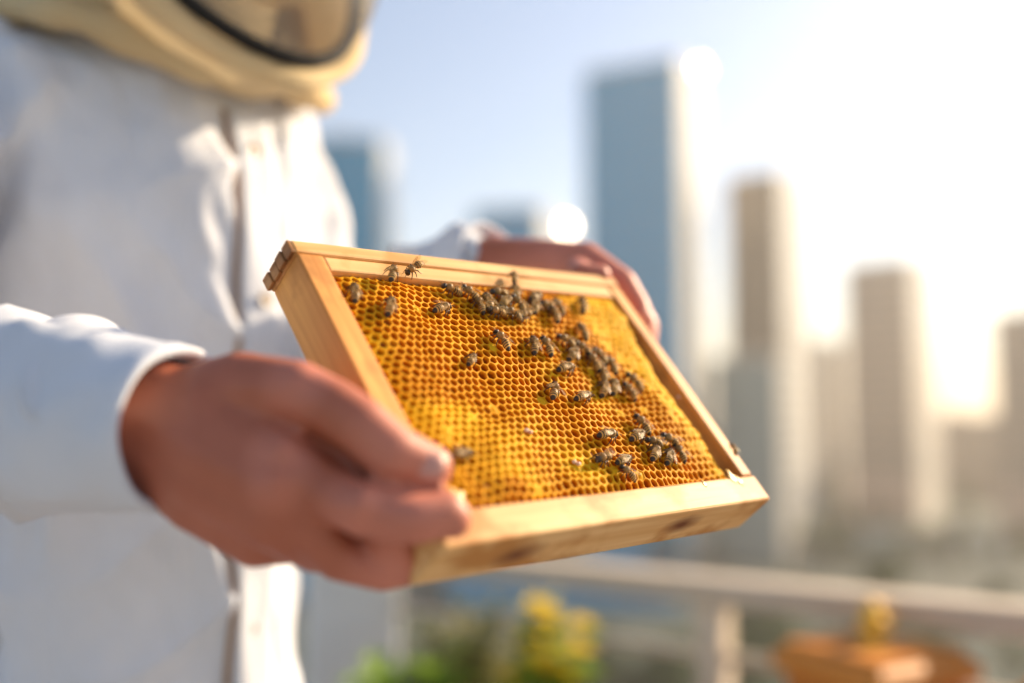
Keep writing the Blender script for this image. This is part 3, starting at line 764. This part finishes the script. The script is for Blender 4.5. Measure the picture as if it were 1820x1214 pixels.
def bee(px, py, ang, label, group=None, zoff=0.0, pitch=0.0, scale=1.0, variant=None, local=None, wing_open=None):
    if local is None:
        p = on_frame(px, py, -.001); p2 = on_frame(px + 12 * cos(radians(ang)), py - 12 * sin(radians(ang)), -.001)
        for _ in range(2):
            h = surf(p.x, -p.y) + .002 if zoff == 0 else zoff
            q = on_frame(px, py, h); p = q
        zl = (surf(p.x, -p.y) + .0001) if zoff == 0 else zoff
        hd = (p2 - on_frame(px, py, -.001)); hd.z = 0; hd.normalize()
        p = Vector((p.x, p.y, zl))
    else: p, hd = local
    zz = Vector((0, 0, 1)); yy = zz.cross(hd).normalized()
    R = Matrix((hd, yy, zz)).transposed().to_4x4()
    s = scale * rb.uniform(.93, 1.05)
    Mx = FM @ Matrix.Translation(p) @ R @ Matrix.Rotation(radians(-pitch), 4, 'Y') @ Matrix.Rotation(radians(rb.uniform(-8, 8)), 4, 'X') @ Matrix.Scale(s, 4)
    e = empty('honeybee', mat=Mx); tag(e, label, 'bee', group)
    v = rb.randrange(3) if variant is None else variant
    link('body', bodies[v], None, e); link('hair', hairs[v % 2], None, e)
    op = rb.uniform(2, 16) if wing_open is None else wing_open
    for sd in (-1, 1):
        for me, x, z, da, tl in ((wf, 1.3, 5.1, 0, 8), (wh, .5, 4.9, 9, 12)):
            o = link('wing', me, None, e); o.location = (x * MM, sd * .9 * MM, z * MM)
            o.rotation_euler = (radians(-sd * 14), radians(-tl * -.6 - 3), radians(-sd * (op + da))); o.scale = (1, sd, 1)
    for me in legs: link('leg', me, None, e)
    for me in ants: link('antenna', me, None, e)
    return e
G1 = ('honeybee in the dense row crawling just under the top bar', 'bees crowded under the top bar')
G2 = ('honeybee in the diagonal band across the middle of the comb', 'bees in the diagonal band on the comb')
G3 = ('honeybee in the tight knot near the lower right of the comb', 'bees knotted near the lower right of the comb')
for (x, y, a) in ((800, 516, 158), (834, 522, 140), (850, 541, 120), (866, 537, 110), (880, 555, 165), (908, 559, 150), (884, 523, 175), (915, 519, 100), (918, 540, 130), (949, 544, 95), (969, 543, 170), (951, 528, 20), (991, 545, 125), (985, 559, 115), (1033, 543, 100), (898, 538, 40), (930, 562, 200)):
    bee(x, y, a, *G1)
for (x, y, a) in ((888, 604, 130), (946, 613, 100), (968, 615, 120), (1003, 607, 150), (1034, 589, 120), (1034, 621, 140), (1006, 656, 10), (1052, 643, 125), (1064, 633, 130), (1085, 649, 120), (1069, 664, 110), (1071, 690, 85), (1089, 688, 88), (1116, 695, 130), (1124, 678, 135), (1037, 705, 12), (1017, 629, 60)):
    bee(x, y, a, *G2)
for (x, y, a) in ((1138, 754, 130), (1133, 774, 30), (1080, 775, 2), (1160, 788, 165), (1188, 782, 150), (1187, 811, 80), (1205, 804, 125), (1164, 806, 70), (1108, 818, 20), (1070, 817, 200)):
    bee(x, y, a, *G3)
bee(983, 694, 85, 'lone honeybee with open wings on bare brown comb below the diagonal band', wing_open=38, variant=0)
bee(1114, 840, 140, 'small honeybee dipping into a cell just below the lower right knot', scale=.85)
bee(630, 520, 95, 'dark honeybee beside the left side bar near the top', variant=2)
bee(692, 544, 80, 'honeybee alone on open cells below the two at the top bar')
bee(786, 549, 15, 'pale honeybee resting alone left of the crowded row', variant=0)
bee(820, 808, 5, 'blurred honeybee on yellow comb near the thumb', variant=2)
bee(838, 638, 60, 'small honeybee half inside a cell in the middle of bare comb', scale=.8)
bee(694, 490, 80, 'honeybee with fuzzy golden back climbing onto the top bar', zoff=.0018, variant=0, wing_open=30)
bee(735, 482, 200, 'honeybee standing high on the top bar edge with raised abdomen', zoff=.0025, pitch=-32, variant=1, wing_open=12)
bee(910, 496, 95, 'honeybee on the face of the top bar above the crowded row', zoff=.0012, scale=.75)
bee(1300, 800, 120, 'tiny bee on the outer edge of the right side bar', zoff=.0015, scale=.6)

# ================================================================== THE BEEKEEPER
BC = Vector((-.335, .938, 0)); BA = radians(48)
BF = Vector((sin(BA), -cos(BA), 0)); BL = Vector((cos(BA), sin(BA), 0)); BZ = Vector((0, 0, 1))
def B(f, l, z): return BC + BF * f + BL * l + BZ * z
person = empty('person', BC)
tag(person, 'beekeeper in white cotton jacket and cream veiled hood holding the honeycomb frame', 'person')
PI = Matrix.Translation(-BC)
def chain(g, pts, n=14):                         # tapered round-cone chain: list of (point, radius)
    for i, (p, r) in enumerate(pts): g.ball(p, r, n, 9)
    for (p, r), (q, s) in zip(pts, pts[1:]):
        g.tube([p, q], [r * .995, s * .995], n)
def organic(name, g, voxel, smooth, mat, parent, iters=6):
    me = g.mesh(name); me.transform(PI)
    o = link(name, me, mat, parent)
    rm = o.modifiers.new('r', 'REMESH'); rm.mode = 'VOXEL'; rm.voxel_size = voxel
    sm_ = o.modifiers.new('s', 'SMOOTH'); sm_.factor = smooth; sm_.iterations = iters
    bake(o)
    if not o.data.materials: o.data.materials.append(mat)
    o.data.shade_smooth(); return o

# joints
SN, EN, WN = B(-.03, -.205, 1.375), Vector((-.42, .575, 1.125)), P(258, 756, .462)
SF, EF, WF = B(0, .115, 1.375), P(585, 660, .97), P(878, 470, .805)
HC = B(.05, 0, 1.610)
g = MB()
# trunk, neck, head
for z, hw, hd in ((.92, .09, .08), (1.05, .09, .08), (1.2, .11, .085), (1.33, .11, .08)):
    g.ball(B(0, 0, z), .1, 14, 9, M=Matrix((BF * hd * 10, BL * hw * 10, BZ * 1.0)).transposed())
chain(g, [(B(0, 0, .9), .08), (B(0, 0, 1.35), .08), (B(.0, 0, 1.44), .058), (B(.035, 0, 1.53), .056)])
g.ball(HC + BZ * .02, .1, 18, 12, M=Matrix((BF * .98, BL * .78, BZ * 1.15)).transposed())
g.ball(HC + BF * .035 - BZ * .055, .1, 16, 10, M=Matrix((BF * .62, BL * .56, BZ * .62)).transposed())
g.ball(HC + BF * .075 - BZ * .10, .024, 12, 8)                       # chin
chain(g, [(HC + BF * .095 + BZ * .015, .010), (HC + BF * .116 - BZ * .026, .013)])   # nose
for s in (-1, 1):
    g.ball(HC + BL * s * .079 - BZ * .01, .02, 10, 7, M=Matrix((BF * 1.0, BL * .4, BZ * 1.5)).transposed())   # ears
    g.ball(HC + BF * .072 + BL * s * .03 + BZ * .022, .017, 10, 7)  # brow
chain(g, [(HC + BF * .093 - BL * .018 - BZ * .062, .008), (HC + BF * .099 - BZ * .061, .009), (HC + BF * .093 + BL * .018 - BZ * .062, .008)])  # lips
# legs
for s in (-1, 1):
    chain(g, [(B(0, s * .05, .84), .055), (B(.02, s * .09, .48), .050), (B(0, s * .10, .09), .04)])
# arms
chain(g, [(B(0, -.14, 1.36), .055), (SN, .05), (EN, .038), (WN.lerp(EN, .35), .034), (WN, .0245)])
chain(g, [(B(0, .09, 1.36), .050), (SF, .043), (EF, .038), (WF.lerp(EF, .35), .033), (WF, .0235)])
# ---- near (right) hand
def hand_near():
    W1, W2 = P(275, 712, .462), P(275, 802, .462)
    chain(g, [(WN, .0245), (W1, .020)]); chain(g, [(WN, .0245), (W2, .020)])
    I0, M0, R0, K0 = P(500, 822, .434), P(495, 868, .430), P(480, 918, .434), P(455, 956, .446)
    for a, q, r in ((W1, I0, .0155), (P(275, 745, .458), M0, .0155), (P(275, 780, .458), R0, .0145), (W2, K0, .0135)):
        chain(g, [(a, .020), (a.lerp(q, .5) + Vector((0, -.002, 0)), .0185), (q, r)])
    chain(g, [(P(380, 735, .45), .02), (P(420, 850, .447), .021), (P(400, 895, .452), .019)])
    chain(g, [(I0, .0138), (P(575, 872, .4275), .0118), (P(645, 907, .421), .0116), (P(735, 924, .420), .0108), (fl(.001, .1795, -.0085), .0102), (fl(.003, .1822, -.0085), .0090)])
    chain(g, [(M0, .0148), (P(600, 994, .441), .0098), (P(680, 1014, .445), .0095), (P(718, 1006, .448), .0095), (fl(-.0095, .170, .018), .0092)])
    chain(g, [(R0, .0145), (P(560, 975, .448), .0110), (P(640, 985, .456), .0105), (P(690, 980, .460), .0098), (fl(-.0095, .160, .022), .009)])
    chain(g, [(K0, .0135), (P(530, 960, .458), .0108), (P(600, 960, .468), .0098), (P(650, 945, .474), .0090), (fl(-.009, .145, .024), .0083)])
    chain(g, [(P(470, 770, .450), .017), (P(545, 786, .4505), .0140), (P(620, 832, .4495), .0130), (P(690, 862, .4475), .0105)])   # flesh between thumb and finger
    # thumb
    chain(g, [(P(345, 720, .458), .019), (P(430, 696, .452), .0185), (P(528, 694, .440), .0138), (P(590, 724, .435), .0132), (P(642, 758, .432), .0130), (P(695, 804, .431), .0128), (fl(.003, .1565, -.0105), .0110)])
    chain(g, [(P(480, 715, .449), .015), (P(445, 775, .444), .016), (P(470, 810, .442), .0130)])
hand_near()
# ---- far (left) hand
I0, M0, R0, K0 = P(1040, 462, .752), P(1054, 488, .768), P(1048, 520, .782), P(1028, 552, .79)
for q, r in ((I0, .0138), (M0, .0138), (R0, .013), (K0, .012)):
    chain(g, [(WF, .0225), (WF.lerp(q, .5), .019), (q, r)])
chain(g, [(I0, .0138), (P(1105, 503, .737), .0112), (P(1133, 548, .727), .0100), (P(1138, 578, .719), .0088)])
chain(g, [(M0, .0138), (P(1120, 532, .752), .0112), (P(1148, 580, .742), .0100), (P(1148, 610, .734), .0088)])
chain(g, [(R0, .013), (P(1100, 560, .768), .0105), (P(1128, 605, .756), .0095), (P(1128, 632, .748), .0085)])
chain(g, [(K0, .012), (P(1073, 590, .778), .0095), (P(1098, 625, .768), .0085), (P(1100, 648, .76), .0078)])
chain(g, [(P(911, 482, .80), .0195), (P(981, 470, .772), .0155), (P(1023, 482, .748), .0122), (fl(.243, -.0075, .010), .0102), (fl(.252, -.004, .004), .0088)])
for q, r in ((P(502, 810, .4275), .0095), (P(495, 858, .4245), .0105), (P(470, 905, .428), .0095), (P(535, 688, .4345), .0095), (P(645, 898, .4155), .0085)):
    g.ball(q, r, 12, 8)                          # knuckles
body = organic('body', g, .0024, .5, M['skin'], person, 3)
PK = [(P(735, 920, .42), .03), (P(700, 815, .43), .028), (P(705, 1005, .442), .028), (P(535, 690, .435), .02), (P(645, 900, .417), .02), (P(502, 812, .428), .018), (P(495, 860, .425), .016), (P(1105, 500, .735), .07), (P(1140, 560, .725), .05), (P(1020, 462, .755), .06)]  # pink of the skin; on the far hand also sunlit lightening put into colour
at = body.data.color_attributes.new('flush_lit', 'FLOAT_COLOR', 'POINT'); fc = []
for v in body.data.vertices:
    wp = v.co + BC; k = 0.0
    if wp.z > .8 and wp.y < .9:
        for c_, rr_ in PK:
            d_ = (wp - c_).length / rr_
            if d_ < 1: k = max(k, (1 - d_ * d_))
        k += .25 * noise.noise(wp * 60)
    k = max(0, min(1, k)); fc += (.42 + .22 * k, .125 + .105 * k, .066 + .088 * k, 1)
at.data.foreach_set('color', fc)
# nails
def nail(c, nrm, axis, w_, l_):
    nrm = nrm.normalized(); axis = (axis - nrm * axis.dot(nrm)).normalized(); sd = nrm.cross(axis)
    rings = []
    for q, hz in ((1, -.0006), (.9, .0004), (.5, .0009), (.05, .001)):
        rings.append([c - BC + axis * l_ * q * cos(t) + sd * w_ * q * sin(t) * (1 + .1 * cos(t)) + nrm * (hz - .0012 * (q * sin(t)) ** 2) for t in [2 * pi * k / 16 for k in range(16)]])
    gg = MB(); gg.grid(rings, True, False, True); gg.build('fingernail', M['nail'], person, True)
fz = FM.to_3x3() @ Vector((0, 0, 1))
tt = fl(.003, .1575, -.0105); ta = tt - P(692, 818, .434)
cm = (CAM - tt).normalized()
nail(tt - ta.normalized() * .002 + (fz * .3 + cm).normalized() * .0112, fz * .3 + cm, ta, .0066, .0078)
ti = P(1148, 566, .722); nail(ti + (CAM - ti).normalized() * .0095, CAM - ti, ti - P(1140, 540, .73), .005, .006)
# eyes and hair
for s in (-1, 1):
    gg = MB(); gg.ball(HC + BF * .080 + BL * s * .031 + BZ * .006 - BC, .0115, 12, 8); ey = gg.build('eye', M['eye_white'], person, True)
    gg = MB(); gg.ball(HC + BF * .0885 + BL * s * .031 + BZ * .006 - BC, .0048, 10, 6); gg.build('iris', M['hair'], ey, True)
gg = MB(); gg.ball(HC - BC - BF * .012 + BZ * .04, .1, 20, 12, M=Matrix((BF * .99, BL * .84, BZ * 1.08)).transposed()); gg.build('hair', M['hair'], person, True)

# ---- jacket: loose torso and sleeves grown into one garment, then folds pushed into it
g = MB()
sect = [(.70, .135, .132), (.85, .130, .130), (1.0, .130, .128), (1.10, .140, .133), (1.20, .160, .137), (1.28, .174, .135), (1.34, .176, .126), (1.40, .150, .108), (1.44, .11, .09), (1.47, .095, .08)]
rings = []
for z, hw, hd in sect:
    rings.append([B(hd * cos(t) * (1 if cos(t) > 0 else .9), hw * sin(t), z) for t in [2 * pi * k / 40 for k in range(40)]])
g.grid(rings, True, True, True)
def sleeve(pts): chain(g, pts, 18)
sleeve([(B(0, -.13, 1.36), .078), (SN, .076), (SN.lerp(EN, .5), .070), (EN, .064), (EN.lerp(WN, .45) - BZ * .004, .056), (EN.lerp(WN, .74), .044), (EN.lerp(WN, .86), .037)])
sleeve([(B(0, .08, 1.36), .072), (SF, .062), (SF.lerp(EF, .5), .058), (EF, .055), (EF.lerp(WF, .5), .052), (EF.lerp(WF, .78), .046), (EF.lerp(WF, .86), .038)])
jacket = organic('jacket', g, .0048, .5, M['white_cloth'], person, 12)
me = jacket.data
nrm = [v.normal.copy() for v in me.vertices]
AXN = (WN - EN).normalized()
def ridge(p, sc, o): return 1 - abs(noise.noise(Vector(p) * sc + Vector((o, o, o))))
for v, n_ in zip(me.vertices, nrm):
    q = v.co; fz_ = q.dot(BF); lz = q.dot(BL); z = q.z
    wpos = q + BC
    dn = 99.0
    for A_, C_ in ((SN, EN), (EN, WN), (SF, EF), (EF, WF)):
        ab = C_ - A_; t = max(0, min(1, (wpos - A_).dot(ab) / ab.length_squared)); dn = min(dn, (wpos - A_ - ab * t).length)
    arm = sm(.105 - dn, 0, .03)
    # trunk: long soft vertical folds, some slanting toward the arms, fine puckers
    v1 = ridge((lz * 1.0 + .35 * z, fz_ * .6, z * .22), 8.5, 1.7) ** 3
    v2 = ridge((lz * .9 - .9 * z, fz_, z * .8 + .4 * lz), 7.0, 5.2) ** 4
    v3 = noise.noise(Vector((lz * 30, fz_ * 30, z * 13))) * .5
    v4 = noise.noise(Vector((lz * 60 + z * 18, fz_ * 60, z * 30)))
    dt = .019 * (v1 - .5) + .013 * (v2 - .4) + .0085 * v3 + .0030 * v4
    # sleeves: rings of creases across the arm
    s_ = wpos.dot(AXN)
    u1 = ridge((s_ * 2.6 + z * .8, lz * .7, z), 9.0, 3.1) ** 2.5
    u2 = noise.noise(Vector((wpos.x * 18, wpos.y * 18, wpos.z * 26)))
    da = .025 * (u1 - .55) + .008 * u2
    v.co = q + n_ * (dt * (1 - arm) + da * arm)
me.update()
# cuffs: open tubes with a hem
def cuff(E_, W_, t0, t1, r0, r1, name='cuff', tilt=None):
    ax_ = (W_ - E_).normalized(); u = ax_.orthogonal().normalized(); v = ax_.cross(u); n = 48
    def ring(t, r, wv, k0):
        c = E_.lerp(W_, t) - BC
        return [c + (u * cos(a) + v * sin(a)) * r * (1 + wv * (.6 * sin(3 * a + k0) + .4 * sin(7 * a + 2 * k0))) + (tilt * (.0 if tilt is None else cos(a - .3)) if tilt is not None else Vector((0, 0, 0))) for a in [2 * pi * k / n for k in range(n)]]
    rings = []
    m = 20
    for k in range(m + 1):
        q = k / m; rings.append(ring(t0 + (t1 - t0) * q, r0 + (r1 - r0) * q + (.0012 if k in (m, m - 1) else 0), .05 * (1 - q * .55), k * .4))
    rings.append(ring(t1 + .004, r1 - .0005, .022, m * .4)); rings.append(ring(t1 - .004, r1 - .0035, .022, m * .4)); rings.append(ring(t0 + (t1 - t0) * .4, r1 - .006, .02, 2))
    for i_, rg in enumerate(rings[:m]):
        k_ = 1 - (i_ / m) ** 3
        for j_, p_ in enumerate(rg):
            d_ = (p_ + BC - E_); d_ = (d_ - ax_ * d_.dot(ax_)).normalized()
            rg[j_] = p_ + d_ * k_ * (.006 * (ridge(p_, 26, 2.2) ** 2 - .5) + .0025 * noise.noise(p_ * 70))
    gg = MB(); gg.grid(rings, True, False, False); return gg.build(name, M['cuff_cloth'], jacket, True)
cuff(EN, WN, .66, 1.07, .049, .0372)
cuff(EF, WF, .66, 1.0, .050, .036)

# placket flap, buttons and seams laid on the jacket front
from mathutils.bvhtree import BVHTree
bv = BVHTree.FromPolygons([v.co.copy() for v in me.vertices], [tuple(p.vertices) for p in me.polygons])
def front(l, z, off=0):
    o = BF * .5 + BL * l + BZ * z
    h = bv.ray_cast(o, -BF)
    if h[0] is None: return BF * .13 + BL * l + BZ * z
    return h[0] + BF * off
def strip(name, lfun, wd, th, zs, mat, parent):
    rings = []; last = None
    for z in zs:
        l0 = lfun(z); ps = [front(l0 + wd * k / 6, z) for k in range(7)]
        f0 = max(p.dot(BF) for p in ps)
        base = [p + BF * (th * .2) for p in ps]; topp = [(BF * (p.dot(BF) * .5 + f0 * .5 + th)) + (p - BF * p.dot(BF)) for p in ps]
        rings.append(base[:1] + topp + base[-1:])
    for _ in range(3):                            # iron the strip along its length
        for i in range(1, len(rings) - 1):
            for j in range(len(rings[0])):
                rings[i][j] = rings[i][j] * .5 + (rings[i - 1][j] + rings[i + 1][j]) * .25
    gg = MB(); gg.grid(rings, False, False, False); return gg.build(name, mat, parent, True)
zs = [.72 + .012 * k for k in range(56)]
pk = strip('placket', lambda z: .002 + .004 * sin(z * 9), .040, .0060, zs, M['white_cloth'], jacket)
M['seam_shadow'] = cloth('tan seam shadow', (.42, .29, .20), (.34, .22, .15), 1500, .4)
strip('seam_shadow', lambda z: -.004 + .004 * sin(z * 9), .0048, .0030, zs, M['seam_shadow'], jacket)  # added tan strip: shade along the placket edge put into cloth colour
for z in (1.345, 1.21, 1.07, .93, .79):
    c = front(.020, z, .0075); gg = MB(); nn = 18
    U, V = BL, BZ
    gg.grid([[c + (U * cos(t) + V * sin(t)) * r + BF * h for t in [2 * pi * k / nn for k in range(nn)]] for r, h in ((.0066, 0), (.0068, .0018), (.0058, .0026), (.0052, .0019), (.0005, .0018))], True, True, True)
    gg.build('button', M['button'], jacket, True)
# breast pocket welt on the far side
strip('pocket_welt', lambda z: .075, .085, .003, [1.145 + .006 * k for k in range(5)], M['white_cloth'], jacket)

# trousers and boots
g = MB()
for s in (-1, 1):
    chain(g, [(B(0, s * .055, .84), .080), (B(0, s * .065, .76), .088), (B(.02, s * .10, .48), .088), (B(0, s * .105, .14), .078)], 18)
tr_ = organic('trousers', g, .009, .5, M['white_cloth'], person, 6)
for s in (-1, 1):
    gg = MB(); nn = 20; rings = []
    for z, f, hx, hy in ((0.0, .05, .15, .05), (.03, .05, .155, .054), (.07, .04, .14, .05), (.11, .005, .075, .05), (.30, 0, .06, .055), (.31, 0, .056, .051)):
        rings.append([BF * (f + hx * cos(t)) + BL * (s * .105 + hy * sin(t)) + BZ * z for t in [2 * pi * k / nn for k in range(nn)]])
    gg.grid(rings, True, True, True); gg.build('boot', M['boot'], person, True)

# ---- veiled hood
def H3(f, l, z): return HC - BC + BF * f + BL * l + BZ * z
NR = 72
def rim(t, grow=0.0, fwd=0.0):                    # oval opening of the veil; t = 0 at the chin
    l = (.135 + grow) * sin(t); z = -.035 - (.165 + grow) * cos(t)
    f = .075 + .055 * max(0, cos(t)) ** 1.3 + .01 * cos(2 * t) + fwd
    return H3(f, l, z)
hood = empty('hood'); hood.parent = person
ts = [2 * pi * k / NR for k in range(NR)]
gg = MB(); 
def ringtube(pts, r, n=10):
    rings = []
    L_ = len(pts); c = sum(pts, Vector()) / L_
    for i, p in enumerate(pts):
        t = (pts[(i + 1) % L_] - pts[i - 1]).normalized(); u = (p - c); u = (u - t * u.dot(t)).normalized(); v = t.cross(u)
        rr = r(i) if callable(r) else r
        rings.append([p + rr * (cos(2 * pi * k / n) * u + sin(2 * pi * k / n) * v) for k in range(n)])
    rings.append(rings[0]); return rings
gg = MB(); gg.grid(ringtube([rim(t) for t in ts], .0066), True); gg.build('black_binding', M['black_binding'], hood, True)
gg = MB(); gg.grid(ringtube([rim(t, .0135, -.011) for t in ts], lambda i: .0105 + .0015 * sin(i * .9)), True); gg.build('rim_band', M['cream_cloth'], hood, True)
# cream cowl behind the rim, gathered in folds and closing behind the head
rings = []
for k in range(15):
    q = k / 14; row = []
    for i, t in enumerate(ts):
        p = rim(t, .020, -.02); back = H3(-.13, 0, .0)
        rr = cos(q * pi / 2) ** .95
        l = (p - H3(0, 0, 0)).dot(BL) * (rr * (1 + .02 * sin(q * pi))); z = (p - H3(0, 0, 0)).z
        zc = -.01; z = zc + (z - zc) * rr * (1 + .04 * sin(q * pi))
        f = (p - H3(0, 0, 0)).dot(BF) * (1 - q) - .155 * q
        fold = .007 * sin(i * 9 * 2 * pi / NR + q * 3) * sin(q * pi) + .006 * noise.noise(Vector((i * .35, q * 6, 1)))
        row.append(H3(f, l * (1 + fold * 4), z * (1 + fold * 3)))
    rings.append(row)
gg = MB(); gg.grid(rings, True, False, True); gg.build('cowl', M['cream_cloth'], hood, True)
# rolled collar where the hood zips to the jacket
cpts = []
for i, t in enumerate(ts):
    cpts.append(BF * (.010 + .128 * cos(t)) + BL * (.150 * sin(t)) + BZ * (1.407 + .055 * (1 - cos(t)) + .004 * sin(5 * t)))
gg = MB(); gg.grid(ringtube(cpts, lambda i: .0150 + .002 * sin(i * 1.3) + .0015 * sin(i * .4)), True); gg.build('collar_roll', M['cream_cloth'], hood, True)
rings = [[BF * (.010 + (.128 - .02 * q) * cos(t)) + BL * ((.150 - .02 * q) * sin(t)) + BZ * (1.407 + .055 * (1 - cos(t)) + .085 * q + .006 * sin(q * 3 + i * .5) ) for i, t in enumerate(ts)] for q in (0, .25, .5, .75, 1)]
gg = MB(); gg.grid(rings, True); gg.build('neck_gaiter', M['cream_cloth'], hood, True)
def net_mat():
    m, t, b = nodes('black veil net'); N = t.nodes.new; L = t.links.new
    b.inputs['Base Color'].default_value = (.11, .11, .115, 1); setin(b, Roughness=.5)
    uv = N('ShaderNodeUVMap'); uv.uv_map = 'net'; sp = N('ShaderNodeSeparateXYZ'); L(uv.outputs[0], sp.inputs[0]); ms = []
    for k in (0, 1):
        mu = N('ShaderNodeMath'); mu.operation = 'MULTIPLY'; L(sp.outputs[k], mu.inputs[0]); mu.inputs[1].default_value = 1.0
        fr = N('ShaderNodeMath'); fr.operation = 'FRACT'; L(mu.outputs[0], fr.inputs[0]); lt = N('ShaderNodeMath'); lt.operation = 'LESS_THAN'; L(fr.outputs[0], lt.inputs[0]); lt.inputs[1].default_value = .28; ms.append(lt.outputs[0])
    mxm = N('ShaderNodeMath'); mxm.operation = 'MAXIMUM'; L(ms[0], mxm.inputs[0]); L(ms[1], mxm.inputs[1])
    tr = N('ShaderNodeBsdfTransparent'); mx = N('ShaderNodeMixShader'); L(mxm.outputs[0], mx.inputs[0]); L(tr.outputs[0], mx.inputs[1]); L(b.outputs[0], mx.inputs[2]); L(mx.outputs[0], t.nodes['Material Output'].inputs[0])
    return m
M['net'] = net_mat()
rings = []; uvs = []
for k in range(13):
    q = k / 12; row = []
    for i, t in enumerate(ts):
        p = rim(t); c = H3(.085, 0, -.035); d = p - c
        s_ = cos(q * pi / 2); row.append(c + d * max(s_ ** .7, .01) + BF * (.10 * sin(q * pi / 2)))
    rings.append(row)
gg = MB(); gg.grid(rings, True); nm = gg.mesh('veil_net'); ul = nm.uv_layers.new(name='net')
for lp in nm.loops:
    p = nm.vertices[lp.vertex_index].co; ul.data[lp.index].uv = ((p.dot(BL) + .5) / .0022, (p.z + .3 * p.dot(BF)) / .0022)
link('veil_net', nm, M['net'], hood, True)

# ================================================================== HAZE
g = MB(); g.box((0, 1400, (GZ - 1 + 150) / 2), (3100, 2200, (150 - GZ + 1) / 2))
m = bpy.data.materials.new('haze'); m.use_nodes = True; t = m.node_tree; t.nodes.remove(t.nodes['Principled BSDF'])
pv = t.nodes.new('ShaderNodeVolumePrincipled'); pv.inputs['Color'].default_value = (1.0, .92, .82, 1); pv.inputs['Density'].default_value = .00044; pv.inputs['Anisotropy'].default_value = .38
t.links.new(pv.outputs[0], t.nodes['Material Output'].inputs['Volume'])
hz = g.build('haze', m); hz['kind'] = 'stuff'
